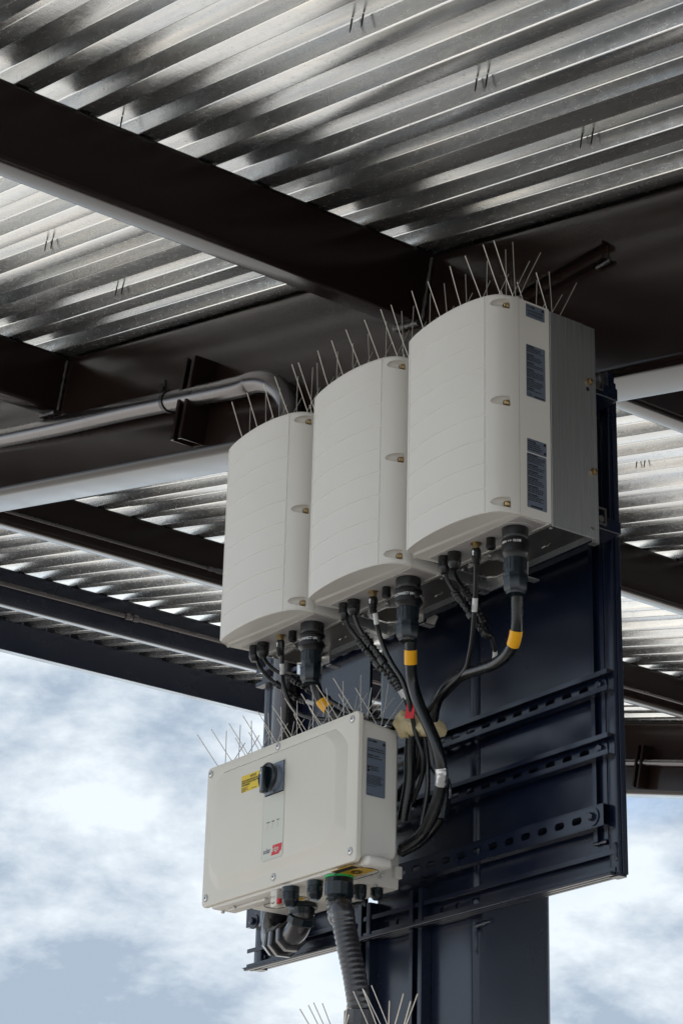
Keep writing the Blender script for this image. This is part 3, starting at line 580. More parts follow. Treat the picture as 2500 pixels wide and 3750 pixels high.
    text('solar', .0065, (.0006,.0245,4.0245), Y_, Z_, 'ink', l1, lift=.0003, bold=.0002); text('edge', .0065, (.0006,.0375,4.0245), Y_, Z_, 'ink', l1, lift=.0003, bold=.0005)
    text('PHOTOVOLTAIC RAPID', .0062, (.0006,.0262,4.0135), Y_, Z_, 'ink', l1, lift=.0003, xs=.72, bold=.0002); text('SHUTDOWN SYSTEM', .0062, (.0006,.0290,4.0055), Y_, Z_, 'ink', l1, lift=.0003, xs=.72, bold=.0002)
    bm = bm_(); quad(bm, (.0009,0,0), Y_, Z_, .0705,.0775,4.0225,4.0295); obj('emblem', bm, 'ink', l1)
    l2 = lab(.023,.0795,3.796,3.928); l3 = lab(.0235,.0805,3.6585,3.692); l4 = lab(.0225,.0795,3.5235,3.656)
    def para(l, tops, head, seed):
        bm = bm_()
        for i, (z1_, z0_) in enumerate(tops):
            greek(bm, (.0009,0,0), Y_, Z_, .0245, .0755, z1_-.0062, z0_, .0041, .0021, seed=seed+i)
        obj('small_print', bm, 'ink', l)
        for (z1_, z0_) in tops: text(head, .0052, (.0006,.0245,z1_-.0045), Y_, Z_, 'ink', l, lift=.0003, xs=.8, bold=.0003)
    para(l2, [(3.9265,3.9065),(3.9045,3.886),(3.884,3.869),(3.867,3.845),(3.843,3.822),(3.820,3.808)], 'WARNING:', 5)
    para(l4, [(3.6545,3.632),(3.630,3.6165),(3.6145,3.600),(3.598,3.580),(3.578,3.560),(3.558,3.538)], 'AVERTISSEMENT', 31)
    text('solaredge', .0062, (.0006,.025,3.684), Y_, Z_, 'ink', l3, lift=.0003, bold=.0003)
    bm = bm_(); greek(bm, (.0009,0,0), Y_, Z_, .026, .068, 3.6815, 3.662, .005, .0026, seed=77); quad(bm, (.0009,0,0), Y_, Z_, .072,.0785,3.683,3.6895); quad(bm, (.0009,0,0), Y_, Z_, .072,.0785,3.662,3.668); obj('small_print', bm, 'ink', l3)
    bm = bm_(); quad(bm, (.0009,0,0), Y_, Z_, .033,.066,3.5265,3.5305); obj('barcode', bm, 'ink', l4); 
    bm = bm_()
    for q in ((.0255,.0315),(.0325,.0385)):
        for (x0,x1,y0,y1) in ((q[0],q[1],3.7985,3.7991),(q[0],q[1],3.8049,3.8055),(q[0],q[0]+.0006,3.7985,3.8055),(q[1]-.0006,q[1],3.7985,3.8055)): quad(bm, (.0009,0,0), Y_, Z_, x0,x1,y0,y1)
    quad(bm, (.0009,0,0), Y_, Z_, .0345,.0365,3.8005,3.8035); quad(bm, (.0009,0,0), Y_, Z_, .046,.0755,3.7985,3.8015); obj('pictogram', bm, 'ink', l2)
    # underside fittings shared by all three
    gland_small(t_, -.305, .030, ZB-.0005, .0135, .042, 'plastic'); gland_small(t_, -.270, .032, ZB-.0005, .0150, .040, 'plastic')
    bm = bm_(); lathe(bm, [(0,.0105),(.016,.0105),(.018,.0112),(.024,.0112),(.027,.008)], (-.148,.040,ZB-.0005), 20); obj('black_plug', bm, 'plastic', t_, 40)
    bm = bm_(); lathe(bm, [(0,.0125),(.0022,.0125)], (-.192,.033,ZB-.0012), 24); lathe(bm, [(.002,.0098),(.007,.0098)], (-.192,.033,ZB-.001), 6); lathe(bm, [(.007,.0085),(.017,.0085)], (-.192,.033,ZB-.001), 18); obj('brass_fitting', bm, 'brass', t_, 30)
    bm = bm_(); lathe(bm, [(.016,.0098),(.019,.0112),(.030,.0115),(.037,.0095),(.040,.0105),(.043,.0088),(.046,.0100),(.049,.0082),(.052,.0092),(.056,.0062)], (-.192,.033,ZB), 20); pl = obj('plug_boot', bm, 'plastic', t_, 40)
    bm = bm_(); a_ = [(-.0016,-.0075),(.0016,-.0075),(.0016,0),(.0036,0),(0,.006),(-.0036,0),(-.0016,0)]; plate(bm, a_, (-.192+.003,.033-.0118,ZB-.027), (1,0.25,0), Z_, .0004); obj('arrow_mark', bm, 'lightink', pl)
    return t_
cab = make_cabinet()
C2 = copy_tree(cab); C3 = copy_tree(cab)
C2.location = (-.3925,0,-.0035); C3.location = (-.7865,0,-.007)
cab['label'] = 'rightmost white cabinet, nearest the camera, showing labels and a brushed steel side'
C2['label'] = 'middle white cabinet of the row of three under the beam'
C3['label'] = 'leftmost white cabinet of the row, below the bend of the thick conduit'
gland_big(cab, -.070, .046, 'plain'); gland_big(C2, -.070, .046, 'collar'); gland_big(C3, -.070, .046, 'collar')

# ---------------------------------------------------------------- lower cabinet (manager)
MX0, MX1, MZ0, MZ1, MY = -1.276, -.614, 2.840, 3.204, .020
mg = thing('control_cabinet', 'cream cabinet with black rotary switch and yellow notice, below the three white ones', 'cabinet', (0,0,0))
def ring_pts(x0, x1, z0, z1, r_, n, y): return [(p_[0], y, p_[1]) for p_ in rrect(x0, x1, z0, z1, r_, n)]
bm = bm_(); n_ = 6
LOOPS = [ring_pts(MX0+.003,MX1-.003,MZ0+.003,MZ1-.003,.012,n_,.036), ring_pts(MX0,MX1,MZ0,MZ1,.013,n_,.033), ring_pts(MX0,MX1,MZ0,MZ1,.013,n_,MY+.0045), ring_pts(MX0+.0013,MX1-.0013,MZ0+.0013,MZ1-.0013,.012,n_,MY+.0013), ring_pts(MX0+.0045,MX1-.0045,MZ0+.0045,MZ1-.0045,.010,n_,MY)]
def oct_pts(x0,x1,z0,z1,c_,r_,y):
    # rounded octagon with the same point count as the rounded rectangles
    pts = []
    for cx, cz, a0 in ((x1,z1,0),(x0,z1,90),(x0,z0,180),(x1,z0,270)):
        sx = 1 if cx == x1 else -1; sz = 1 if cz == z1 else -1
        p0 = Vector((cx, cz-sz*c_)); p1 = Vector((cx-sx*c_, cz)); mid = Vector((cx-sx*c_*.36, cz-sz*c_*.36))
        if a0 in (90, 270): p0, p1 = p1, p0
        for i in range(n_+1):
            t_ = i/n_; q = (1-t_)**2*p0+2*t_*(1-t_)*mid+t_*t_*p1; pts.append((q.x, y, q.y))
    return pts
LOOPS += [oct_pts(MX0+.030,MX1-.042,MZ0+.030,MZ1-.026,.052,0,MY), oct_pts(MX0+.052,MX1-.066,MZ0+.055,MZ1-.036,.050,0,MY-.0145), oct_pts(MX0+.056,MX1-.070,MZ0+.059,MZ1-.040,.049,0,MY-.0160)]
RV = [[bm.verts.new(q) for q in lp] for lp in LOOPS]
for a, b_ in zip(RV, RV[1:]):
    for k in range(len(a)): bm.faces.new((a[k],a[(k+1)%len(a)],b_[(k+1)%len(a)],b_[k]))
bm.faces.new(RV[-1]); bm.faces.new(RV[0][::-1]); bmesh.ops.recalc_face_normals(bm, faces=bm.faces)
cov = obj('front_cover', bm, 'cream', mg, 24)
FY = MY-.0160
for x, z in ((-1.258,3.186),(-1.255,2.862),(-.952,3.190),(-.952,2.862),(-.640,3.186),(-.637,2.866)):
    bm = bm_(); lathe(bm, [(0,.0105),(.0007,.0105),(.0009,.0095)], (x,MY,z), 24, (0,-1,0)); r_ = obj('screw_recess', bm, 'recess', cov, 20)
    bm = bm_(); lathe(bm, [(.0008,.0066),(.0022,.0066),(.003,.005)], (x+.001,MY,z), 20, (0,-1,0)); obj('screw', bm, 'screw', r_, 30)
    bm = bm_(); lathe(bm, [(.003,.0028),(.0034,.0028)], (x+.001,MY,z), 6, (0,-1,0)); obj('screw_socket', bm, 'hole', r_)
# cast body, drafted to the back
bm = bm_(); L0 = rrect(MX0+.012,MX1-.010,MZ0+.010,MZ1-.012,.014,5); L1 = rrect(MX0+.018,MX1-.013,MZ0+.026,MZ1-.022,.016,5)
lv = [[bm.verts.new((p_[0],.0365,p_[1])) for p_ in L0],[bm.verts.new((p_[0],.142,p_[1])) for p_ in L1],[bm.verts.new((p_[0]*.0+(p_[0]+(-.006 if p_[0]>-.9 else .006)),.150,p_[1]+(-.006 if p_[1]>3 else .006))) for p_ in L1]]
for a, b_ in zip(lv, lv[1:]):
    for k in range(len(a)): bm.faces.new((a[k],a[(k+1)%len(a)],b_[(k+1)%len(a)],b_[k]))
bm.faces.new(lv[0][::-1]); bm.faces.new(lv[-1]); bmesh.ops.recalc_face_normals(bm, faces=bm.faces); mb = obj('body', bm, 'white', mg, 35)
bm = bm_(); box(bm, (-1.165,.1,2.831), (-.752,.249,2.92), .004); box(bm, (-1.245,.03,2.833), (-.70,.105,2.86), .006); box(bm, (-.77,.045,2.8335), (-.60,.118,2.858), .010, 3); lb = obj('lower_housing', bm, 'white', mg, 40)
bm = bm_(); box(bm, (-.7515,.228,2.855), (-.738,.2485,2.885), .002); box(bm, (-.7515,.165,2.850), (-.744,.185,2.868), .002); box(bm, (-.7515,.19,2.848), (-.746,.203,2.862), .002); obj('hinge_lug', bm, 'white', lb)
for x, y in ((-.67,.13),(-1.17,.05),(-.985,.02+.03),(-.86,.12),(-1.235,.06),(-.745,.175)):
    bm = bm_(); lathe(bm, [(0,.0048),(.003,.0048),(.005,.003)], (x,y,2.8312), 12); obj('screw', bm, 'screw', lb, 30)
bm = bm_(); box(bm, (-1.205,.055,2.8255), (-1.04,.066,2.8325), .001); obj('rib', bm, 'white', lb)
# control strip, switch, labels (front faces -Y: right = +X, up = Z)
FO = (0,FY-.0002,0)
def ftext(s, size, x, z, m, par, **k): return text(s, size, (x,FY-.0006,z), X_, Z_, m, par, lift=.0004, **k)
bm = bm_(); plate(bm, rrect(-.982,-.8925,2.902,3.1475,.006,4), FO, X_, Z_, .0005); st = obj('control_strip', bm, 'strip', cov)
bm = bm_()
for q in ((-.9835,-.982,2.905,3.144),(-.8925,-.8915,2.905,3.144),(-.977,-.898,2.9005,2.902)): quad(bm, FO, X_, Z_, *q, lift=.0004)
obj('strip_edge', bm, 'recess', st)
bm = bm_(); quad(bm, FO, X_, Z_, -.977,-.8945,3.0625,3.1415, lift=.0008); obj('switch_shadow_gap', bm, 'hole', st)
bm = bm_(); plate(bm, rrect(-.974,-.8965,3.065,3.139,.002,2), (0,FY-.001,0), X_, Z_, .003); sw = obj('switch_plate', bm, 'knobgrey', cov)
SC = Vector((-.9345,FY-.004,3.1015))
bm = bm_(); lathe(bm, [(0,.034),(.003,.034),(.004,.0325),(.012,.0320),(.014,.0335)], SC, 36, (0,-1,0)); box(bm, (SC.x-.008,SC.y-.012,SC.z-.037), (SC.x+.008,SC.y-.003,SC.z-.030), .001); kb = obj('switch_collar', bm, 'knobgrey', sw, 35)
bm = bm_(); lathe(bm, [(.014,.0340),(.018,.0355),(.023,.0355),(.0255,.033),(.0255,.0305),(.023,.029),(.023,.004)], SC, 40, (0,-1,0)); kn = obj('rotary_knob', bm, 'gland', sw, 35)
bm = bm_(); box(bm, (SC.x-.0085,SC.y-.038,SC.z-.042), (SC.x+.0085,SC.y-.020,SC.z+.024), .003, 2); obj('knob_grip', bm, 'gland', kn, 40)
bm = bm_(); box(bm, (SC.x-.0045,SC.y-.0395,SC.z-.036), (SC.x+.0045,SC.y-.0379,SC.z+.019), .0006); obj('grip_inlay', bm, 'knobgrey', kn)
bm = bm_(); lathe(bm, [(0,.0034),(.001,.0034)], (SC.x,SC.y-.0395,SC.z+.006), 12, (0,-1,0)); obj('grip_screw', bm, 'screw', kn)
bm = bm_(); plate(bm, rrect(-1.0865,-.958,3.096,3.139,.001,1), FO, X_, Z_, .0003); yl = obj('notice_label', bm, 'yellow', cov)
ftext('NOTICE', .0070, -1.0465, 3.1305, 'ink', yl, bold=.0002)
bm = bm_(); quad(bm, FO, X_, Z_, -1.047,-1.022,3.1288,3.1294, lift=.0006); obj('underline', bm, 'ink', yl)
for i, s_ in enumerate(('USE THIS SYNERGY MANAGER ONLY WITH','DEVICES THAT HAVE STICKER OF SIMILAR','COLOR MARKING')): ftext(s_, .0056, -1.0845, 3.1225-.0056*i, 'ink', yl, xs=.80, bold=.0002)
bm = bm_()
for x0, x1, z1_ in ((-1.0845,-1.055,3.1075),(-1.0845,-1.062,3.1045),(-1.0845,-1.045,3.1015),(-1.0845,-1.067,3.0985),(-1.04,-1.012,3.1005)): greek(bm, FO, X_, Z_, x0, x1, z1_, z1_-.0025, .003, .0015, seed=int(-x1*1000)); 
o = obj('small_print', bm, 'ink', yl); o.location = (0,-.0006,0)
for s_, x in (('POWER',-.9655),('COMM',-.9445),('FAULT',-.9215)):
    ftext(s_, .0048, x, 2.9935, 'ink', st, xs=.85, bold=.0001)
    bm = bm_(); v = [bm.verts.new((x+dx, FY-.0011, z)) for dx, z in ((.0030,2.9765),(.0036,2.9765),(.0076,2.9905),(.0070,2.9905))]; bm.faces.new(v); obj('indicator_line', bm, 'ink', st)
ftext('solar', .0185, -.9755, 2.9185, 'blue', st, xs=.86, bold=.0002)
bm = bm_(); v = [bm.verts.new((x,FY-.0010,z)) for x, z in ((-.9405,2.9095),(-.9075,2.9095),(-.9035,2.9155),(-.8985,2.9155),(-.8945,2.9345),(-.9340,2.9345))]; bm.faces.new(v); obj('logo_flag', bm, 'red', st)
text('edge', .0185, (-.9375,FY-.0012,2.9185), X_, Z_, 'strip', st, xs=.84, lift=.0004, bold=.0001)
# right side label (faces +X)
SX = -.6245+.0022
def sideX(y): return -.624+.0002-.003*((y-.0365)/.105)
lb2 = bpy.data.objects.new('side_label', None)
bm = bm_(); pr = rrect(.052,.1085,3.004,3.1445,.004,4)
v = [bm.verts.new((sideX(y)+.0011,y,z)) for y, z in pr]; bm.faces.new(v); bmesh.ops.recalc_face_normals(bm, faces=bm.faces)
sl = obj('side_label', bm, 'foil', mb)
so = (sideX(.05)+.0014,0,0); yr = Vector((-.003/.105,1,0))
def stext(s, size, y, z, **k): return text(s, size, (so[0]-.0286*(y-.05),y,z), yr, Z_, 'ink', sl, lift=.0002, **k)
stext('solar', .0068, .055, 3.136, bold=.0002); stext('edge', .0068, .0685, 3.136, bold=.0004)
for i, (s_, y) in enumerate((('Grid Support Utility Interactive',.056),('Non-Isolated Photovoltaic Inverter',.0535))): stext(s_, .0046, y, 3.118-.0055*i, xs=.80, bold=.0002)
for i, s_ in enumerate(('WARNING : Hot Surface','ATTENTION : Surface Chaude')): stext(s_, .0044, .0535, 3.101-.0058*i, xs=.76, bold=.0002)
bm = bm_(); SO = (so[0]+.0016+.0004,0,0)
quad(bm, SO, yr, Z_, .099,.1055,3.131,3.138)
for c in range(2):
    lo_ = 3.076-c*.008; quad(bm, SO, yr, Z_, .054,.0605,lo_-.006,lo_)
greek(bm, SO, yr, Z_, .063,.090,3.076,3.063,.0042,.0018,seed=3); greek(bm, SO, yr, Z_, .0535,.102,3.0535,3.031,.0033,.0013,seed=9); greek(bm, SO, yr, Z_, .0535,.085,3.0285,3.0245,.003,.0012,seed=12); greek(bm, SO, yr, Z_, .0535,.072,3.0085,3.006,.003,.0012,seed=13)
o = obj('small_print', bm, 'ink', sl)
bm = bm_(); plate(bm, rrect(.059,.0815,3.010,3.0245,.0015,2), (so[0]-.0286*.02+.0012,0,0), yr, Z_, .0002); obj('serial_sticker', bm, 'wtape', sl)
# underside: glands, lever, ring, warnings
def sub(nm, pr_, m, z=2.8305, par=lb, t=.0005):
    bm = bm_(); plate(bm, pr_, (0,0,z), (1,0,0), (0,-1,0), t); return obj(nm, bm, m, par)
def rect(x0,x1,y0,y1): return [(x0,-y1),(x1,-y1),(x1,-y0),(x0,-y0)]
def circ(x,y,r_,n=32): return [(x+r_*math.cos(2*math.pi*k/n), -y+r_*math.sin(2*math.pi*k/n)) for k in range(n)]
def ringlab(x0, x1, y, r_):
    bm = bm_(); P = [(x0+r_*math.cos(a), y+r_*math.sin(a), 2.8296) for a in [R(90)+R(180)*k/12 for k in range(13)]]+[(x1+r_*math.cos(a), y+r_*math.sin(a), 2.8296) for a in [R(-90)+R(180)*k/12 for k in range(13)]]
    tube(bm, P+[P[0]], .0008, 5); return obj('outline_mark', bm, 'ink', lb)
ringlab(-1.09,-.985,.118,.026); ringlab(-.715,-.650,.070,.034)
w1 = sub('warning_label', rect(-1.088,-.972,.101,.131), 'amber'); sub('black_field', rect(-1.082,-1.03,.104,.128), 'ink', 2.8297, w1, .0003)
sub('notice_print', rect(-1.02,-.992,.108,.124), 'ink', 2.8297, w1, .0003)
w2 = sub('warning_label', rect(-.716,-.632,.020,.092), 'amber', 2.8325); sub('black_field', rect(-.714,-.634,.024,.042), 'ink', 2.8318, w2, .0003)
bm = bm_()
for r_ in (.008,.0125): P = [(-.674+r_*1.2*math.cos(2*math.pi*k/20),.066+r_*math.sin(2*math.pi*k/20),2.8312) for k in range(21)]; tube(bm, P, .0009, 4)
obj('hand_symbol', bm, 'ink', w2)
g1 = gland_small(mg, -.905, .040, 2.8315, .0195, .048); g2 = gland_small(mg, -.815, .048, 2.8315, .018, .044); g3 = gland_small(mg, -.775, .150, 2.8305, .0155, .036); g4 = gland_small(mg, -.772, .198, 2.8305, .0145, .028)
for g_, x, y in ((g1,-.905,.040),(g2,-.815,.048)):
    bm = bm_(); lathe(bm, [(0,.0095),(.003,.0095),(.0035,.006)], (x,y,2.784 if g_ is g1 else 2.788), 18); obj('seal_ring', bm, 'knobgrey', g_, 30)
bm = bm_(); box(bm, (-.972,.026,2.792), (-.945,.046,2.8325), .003); lv_ = obj('rotary_lever', bm, 'cream', mg, 40)
text('P', .009, (-.9685,.0256,2.812), X_, Z_, 'ink', lv_, lift=.0004); text('1 0', .008, (-.9615,.0256,2.812), X_, Z_, 'ink', lv_, lift=.0004)
bm = bm_(); P = [(-.959+.006*math.cos(a),.0254,2.803+.004*math.sin(a)) for a in [R(180)+R(180)*k/8 for k in range(9)]]; tube(bm, P, .0009, 5); obj('curve_mark', bm, 'ink', lv_)
bm = bm_(); lathe(bm, [(0,.006),(.01,.006),(.012,.003)], (-.938,.03,2.808), 14); obj('red_dot', bm, 'red', lv_, 40)
# flexible corrugated conduit from the lower cabinet
FX, FYY = -.742, .066
fl = thing('corrugated_hose', 'grey corrugated hose dropping from the lower cabinet', 'hose', (FX,FYY,2.83))
bm = bm_(); lathe(bm, [(-.002,.0345),(.0025,.0345)], (0,0,0), 36); obj('green_ring', bm, 'green', fl, 30)
bm = bm_(); lathe(bm, [(.0025,.0330),(.012,.0335),(.014,.0345),(.044,.0345),(.050,.030),(.056,.032),(.061,.029)], (0,0,0), 12); obj('gland_nut', bm, 'gland', fl, 25)
HP = [Vector((0,0,-.05)),Vector((.003,.0,-.09))]+[Vector(p_)-fl.location for p_ in PTS['flex'][1:]]
Q = catmull(HP, 40); dd = [0]
for a, b_ in zip(Q, Q[1:]): dd.append(dd[-1]+(b_-a).length)
tot = dd[-1]; step = .0032; Q2 = []; j = 0
for i in range(int(tot/step)):
    s_ = i*step
    while j < len(dd)-2 and dd[j+1] < s_: j += 1
    Q2.append(Q[j].lerp(Q[j+1], (s_-dd[j])/max(1e-9,dd[j+1]-dd[j])))
bm = bm_(); tube(bm, Q2, [.0272+.0012*(1 if i%4 in (1,2) else -.3)*(1-.55*abs(math.sin(i*.05))) for i in range(len(Q2))], 30); obj('corrugated_tube', bm, 'flex', fl, 50)
e_ = Vector(PTS['flex'][6])-fl.location; bm = bm_(); lathe(bm, [(0,.030),(.004,.0355),(.05,.0355)], e_, 12); obj('lower_coupling', bm, 'flex', fl, 25)
# elbow fitting between lower cabinet and riser
el = thing('elbow_fitting', 'fat grey hex-nut elbow curling under the lower cabinet to the riser', 'pipe fitting', (-1.03,.16,2.83))
P = [Vector(q) for q in ((0,0,.0),(0,0,-.034),(-.020,.004,-.056),(-.060,.014,-.066),(-.115,.032,-.066),(-.175,.052,-.058),(-.24,.08,-.04),(-.30,.115,-.015),(-.345,.145,.02),(-.365,.165,.06))]
bm = bm_(); tube(bm, catmull(P, 6), .029, 24); obj('elbow_tube', bm, 'flex', el, 60)
bm = bm_(); lathe(bm, [(0,.036),(.003,.039),(.009,.039),(.011,.033),(.015,.032),(.026,.0315)], (0,0,-.0008), 30); obj('top_flange', bm, 'gland', el, 30)
def hexat(i, r_, l, m='flex'):
    Q_ = catmull(P, 6); a = Q_[i]; d_ = (Q_[i+1]-Q_[i-1]).normalized(); bm = bm_(); lathe(bm, [(-l/2,r_*.9),(-l/2+.004,r_),(l/2-.004,r_),(l/2,r_*.9)], a, 8, d_); obj('hex_nut', bm, m, el, 25)
hexat(7, .035, .024, 'gland'); hexat(19, .040, .026); hexat(25, .044, .028); hexat(31, .040, .034)

# ---------------------------------------------------------------- cables
CG = 'black cables hanging between the cabinets'
def cable(name, key, r_, label, m='rubber', rings=(), n=14):
    P = PTS[key]; t_ = thing(name, label, 'cable', P[0], CG); Q = catmull(loc_(P, t_), 8)
    bm = bm_(); tube(bm, Q, r_, n); obj('jacket', bm, m, t_, 80)
    for (i, l, mm, nm) in rings:
        i = int(i*8); d_ = (Q[i+1]-Q[i-1]).normalized(); k = max(2, int(l/.004)); bm = bm_()
        # follow the cable centreline
        seg = [Q[i]]; j = i; s_ = 0
        while s_ < l and j < len(Q)-1: s_ += (Q[j+1]-Q[j]).length; j += 1; seg.append(Q[j])
        tube(bm, seg, r_*1.05+.0006, n+6); o = obj(nm, bm, mm, t_, 80)
    return t_, Q
def inline(t_, Q, i0, l, r_):
    """inline photovoltaic connector: ribbed barrel following the cable"""
    i0 = int(i0*8); seg = [Q[i0]]; j = i0; s_ = 0; D_ = [0]
    while s_ < l and j < len(Q)-1: s_ += (Q[j+1]-Q[j]).length; j += 1; seg.append(Q[j]); D_.append(s_)
    fine = []; k = int(l/.003)
    for q in range(k+1):
        s_ = q*D_[-1]/k; u_ = max(i for i, d in enumerate(D_) if d <= s_+1e-9); u_ = min(u_, len(seg)-2); fine.append(seg[u_].lerp(seg[u_+1], (s_-D_[u_])/max(1e-9, D_[u_+1]-D_[u_])))
    prof = []
    for q in range(k+1):
        v = q/k
        if v < .2 or v > .8: rr = r_*(1.15 if (q%3) else 1.0)
        elif abs(v-.5) < .06: rr = r_*1.22
        else: rr = r_*(.95 if (q//2)%2 else .72)
        if q in (0, k): rr = r_*.6
        prof.append(rr)
    bm = bm_(); tube(bm, fine, prof, 10); obj('inline_connector', bm, 'plastic', t_, 40)
t3, q3 = cable('power_cable', 'ac3', .0135, 'thick black cable with yellow band from the rightmost white cabinet', rings=((2.35,.032,'ytape','yellow_band'),(14,.036,'silver','silver_tape')), n=20)
t2, q2 = cable('power_cable', 'ac2', .0140, 'thick black cable with yellow band from the middle white cabinet, silver tape lower down', rings=((1.0,.033,'ytape','yellow_band'),(7.6,.036,'silver','silver_tape')), n=20)
t1, q1 = cable('power_cable', 'ac1', .0138, 'thick black cable with yellow band from the leftmost white cabinet', rings=((2.3,.030,'ytape','yellow_band'),), n=20)
for key, who, i, w_ in (('dc3','rightmost',2.2,'RIGHT'),('dc2','middle',.75,''),('dc1','leftmost',.9,'LEFT')):
    t_, q_ = cable('signal_cable', key, .0057, 'slim black cable with white tag from the brass fitting of the %s white cabinet' % who, 'thin', ((i,.026,'wtape','white_tag'),))
    if w_:
        me = text_mesh(w_, .0065, 1, .0001); a = q_[int(i*8)+ (3 if key=='dc3' else 2)]
        for v in me.vertices: x, y = v.co.x, v.co.y; v.co = a+Vector((.0018-y*.8+.001, -.0072, -.018+x+.006))
        me.materials.append(M['ink']); o = bpy.data.objects.new('lettering', me); COL.objects.link(o); o.parent = t_
for key, who, i, l, rg in (('pva3','rightmost',2,.15,((9,.024,'wtape','white_tag'),)),('pvb3','rightmost',2.0,.12,()),('pva2','middle',2,.17,((6.2,.03,'wtape','white_tag'),)),('pvb2','middle',1.6,.17,((6.1,.03,'wtape','white_tag'),)),('pva1','leftmost',3,.10,((6.3,.026,'wtape','white_tag'),)),('pvb1','leftmost',3.0,.13,())):
    t_, q_ = cable('wire_lead', key, .0048, ('%s-hand lead with inline plug under the %s white cabinet' % ('left' if key[2] == 'a' else 'right', who)), 'thin', rg); inline(t_, q_, i, l, .0085)
# looser cables going down behind the lower cabinet, right of it
def W2(p_, k): return [Vector(q)+Vector(k) for q in p_]
tb = Vector(PTS['tape'][2])
for nm, pts, r_, lab_ in (
    ('loose_cable', [(0,0,0),(-.02,.01,-.06),(-.035,.02,-.13),(-.06,.02,-.22)], .0150, 'thickest black cable dropping from the masking tape beside the lower cabinet'),
    ('loose_cable', [(.03,.01,-.01),(.03,.02,-.08),(.022,.03,-.16),(.0,.03,-.24)], .0062, 'thin black cable under the masking tape, second from the lower cabinet'),
    ('loose_cable', [(.045,.015,-.01),(.052,.03,-.08),(.048,.04,-.15),(.02,.04,-.22)], .0062, 'thin black cable under the masking tape, third from the lower cabinet'),
    ('loose_cable', [(.045,.012,-.012),(.062,.030,-.08),(.080,.035,-.16),(.075,.03,-.24)], .0115, 'black cable under the masking tape, farthest from the lower cabinet')):
    t_ = thing(nm, lab_, 'cable', tb, CG); bm = bm_(); tube(bm, catmull([Vector(p_) for p_ in pts], 6), r_, 14); obj('jacket', bm, 'rubber', t_, 80)
t_ = thing('loose_cable', 'black cable lying behind the top of the lower cabinet, ending in the masking tape', 'cable', (-.80,.22,3.21), CG)
bm = bm_(); tube(bm, catmull([(-.14,.0,.03),(-.03,-.01,.012),(.06,-.03,.005),(.15,-.05,.0),(.235,-.055,-.004)], 6), .012, 14); obj('jacket', bm, 'rubber', t_, 80)
bm = bm_(); tube(bm, catmull([(-.2,.01,.02),(-.07,-.02,.03),(.05,-.03,.022),(.14,-.045,.012),(.235,-.05,.004)], 6), .0055, 10); obj('thin_lead', bm, 'thin', t_, 80)
# masking tape wrapped round the bundle
bm = bm_(); Pt = catmull(PTS['tape'], 6); rings = []
o0 = Vector(PTS['tape'][0]); nn = 26
for i, p_ in enumerate(Pt):
    v = i/(len(Pt)-1); ends = min(1, .45+v*6); hh = (.036-.016*v)*ends*(1+.18*noise.noise(Vector((i*.45,0,3)))); th = (.030-.010*v)*ends; ring = []
    for k in range(nn):
        a = 2*math.pi*k/nn; wr = 1+.26*noise.noise(Vector((i*.30,math.cos(a)*2.6,math.sin(a)*2.6)))+.05*math.sin(a*5+i*.5)
        ring.append(bm.verts.new((p_-o0)+Vector((0,-1,0))*(th*math.cos(a)*wr)+Vector((-.25+.3*v,0,1)).normalized()*(hh*math.sin(a)*wr)))
    rings.append(ring)
for a, b_ in zip(rings, rings[1:]):
    for k in range(nn): bm.faces.new((a[k],a[(k+1)%nn],b_[(k+1)%nn],b_[k]))
bm.faces.new(rings[0][::-1]); bm.faces.new(rings[-1])
mt = obj('masking_tape', bm, 'masking', None, 80); mt.location = o0; tag(mt, 'crumpled beige masking tape wrapped round the cables beside the lower cabinet', 'tape')
bm = bm_(); box(bm, (-.012,-.001,-.021), (.013,.001,.021), .0004); rt = obj('red_tag', bm, 'red'); rt.location = tuple(Vector((-0.5523, 0.125, 3.2093))); rt.rotation_euler = (0,.16,.35); tag(rt, 'small red tag on the thin leads above the masking tape', 'tag')

# ---------------------------------------------------------------- bird spikes
SG = 'strips of bird spikes on the cabinets'
def spikes(label, base, xs, fan, Ls, base_len, seed, rad=.00105, group=SG, doubles=False):
    t_ = thing('bird_spikes', label, 'bird spikes', base, group); rnd = random.Random(seed)
    bm = bm_(); box(bm, (-.012,-.008,0), (base_len+.012,.008,.003), .0006); obj('base_strip', bm, 'galv', t_)
    for x in xs:
        for k, (dx, dy, L_) in enumerate(fan):
            j = lambda s_: rnd.uniform(-s_, s_); bx = x+j(.004); d_ = Vector((dx+j(.05),dy+j(.05),1)).normalized(); l = Ls*L_*(1+j(.03))
            p0 = Vector((bx+.006*k,0,.002)); bm = bm_(); tube(bm, [p0, p0+d_*l*.5+Vector((j(.0015),j(.0015),0)), p0+d_*l], rad, 6); obj('spike', bm, 'spike', t_, 80)
    return t_
fanA = [(0.02,-.47,1.0),(-.04,0,1.0),(.03,.45,.98)]
for i, (nm, c_) in enumerate((('rightmost',cab),('middle',C2),('leftmost',C3))):
    X0 = c_.location.x; Z0 = ZT+c_.location.z
    spikes('front strip of bird spikes on top of the %s white cabinet' % nm, (X0-.34,.004,Z0-.001), [.006,.076,.146,.222,.29,.325][:6], fanA, .150, .33, 11+i)
    spikes('rear strip of bird spikes on top of the %s white cabinet' % nm, (X0-.34,.150,Z0-.006), [.02,.09,.16,.225,.285], [(0,-.40,.95),(-.02,0,1.0),(.05,.5,.98)], .145, .31, 31+i)
fanM = [(-.30,-.62,1.0),(-.05,-.02,.95),(.30,.45,.8)]
spikes('front strip of bird spikes on top of the cream lower cabinet', (-1.262,.052,3.192), [.01+.0665*k for k in range(10)], fanM, .118, .62, 51)
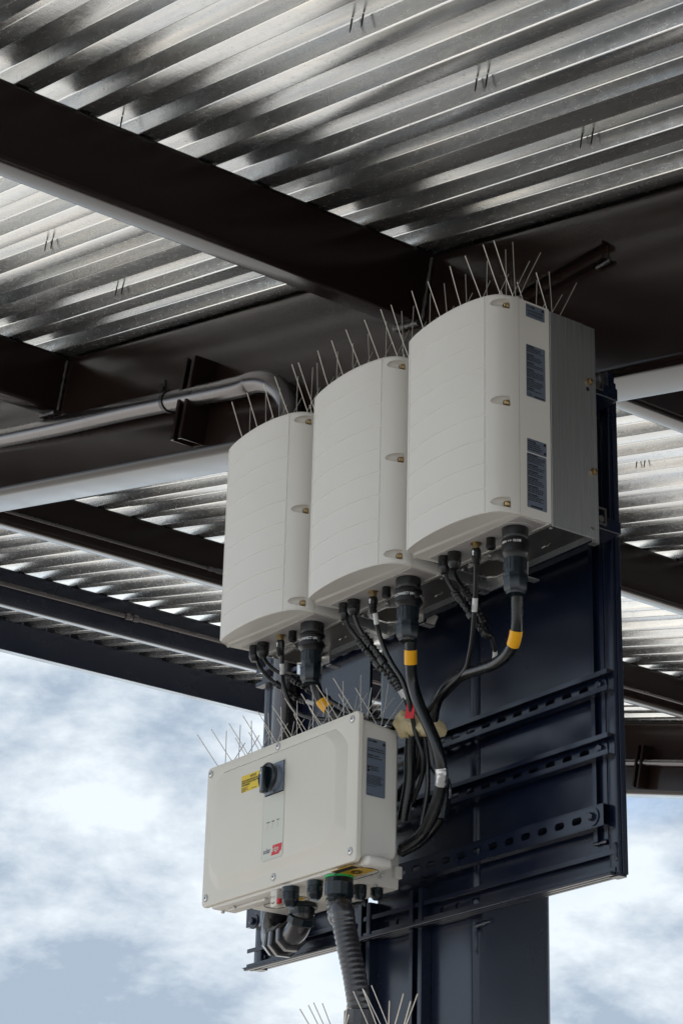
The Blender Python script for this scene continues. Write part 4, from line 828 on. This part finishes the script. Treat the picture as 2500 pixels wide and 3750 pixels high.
spikes('rear strip of bird spikes on top of the cream lower cabinet', (-1.22,.120,3.184), [.02+.0665*k for k in range(9)], [(-.3,-.5,1.0),(.1,.1,1.0),(.5,.55,1.0)], .118, .58, 52)
# cabinet just below the picture edge carries one more strip
bx = thing('lower_box', 'grey box below the lower cabinet, at the bottom edge', 'box', (-.95,.0,2.067)); bm = bm_(); box(bm, (0,0,-.5), (.62,.30,.35), .006); obj('box_body', bm, 'white', bx); bm = bm_(); box(bm, (.02,-.02,-.48), (.60,-.0005,.33), .004); obj('box_door', bm, 'white', bx)
t_ = thing('bird_spikes', 'strip of bird spikes at the very bottom edge, in front of the column', 'bird spikes', (-.93,.06,2.418), SG)
bm = bm_(); box(bm, (-.02,-.012,0), (.62,.012,.003), .0006); obj('base_strip', bm, 'galv', t_)
for a, b_ in [[[-0.813, 0.1, 2.421], [-0.837, 0.03, 2.532]], [[-0.775, 0.086, 2.421], [-0.803, 0.03, 2.536]], [[-0.754, 0.081, 2.421], [-0.782, 0.03, 2.539]], [[-0.737, 0.081, 2.421], [-0.747, 0.03, 2.533]], [[-0.749, 0.086, 2.421], [-0.649, 0.03, 2.515]], [[-0.837, 0.137, 2.421], [-0.641, 0.03, 2.494]], [[-0.579, 0.064, 2.421], [-0.626, 0.03, 2.544]], [[-0.552, 0.062, 2.421], [-0.591, 0.03, 2.545]], [[-0.534, 0.065, 2.421], [-0.586, 0.03, 2.541]], [[-0.509, 0.059, 2.421], [-0.557, 0.03, 2.547]], [[-0.545, 0.068, 2.421], [-0.49, 0.03, 2.504]], [[-0.531, 0.063, 2.421], [-0.439, 0.03, 2.513]], [[-0.5, 0.066, 2.421], [-0.413, 0.03, 2.493]], [[-0.492, 0.062, 2.421], [-0.388, 0.03, 2.506]]]:
    p0 = Vector(a)-t_.location; p1 = Vector(b_)-t_.location; bm = bm_(); tube(bm, [p0, p0.lerp(p1,.5)+Vector((.0008,0,0)), p1], .00125, 6); obj('spike', bm, 'spike', t_, 80)
for o in bpy.data.objects:
    if o.type == 'MESH' and o.name.split('.')[0] in ('small_print', 'weld_bead'): o['kind'] = 'stuff' if o.name.startswith('small') else ''
    if o.get('kind') == '': del o['kind']
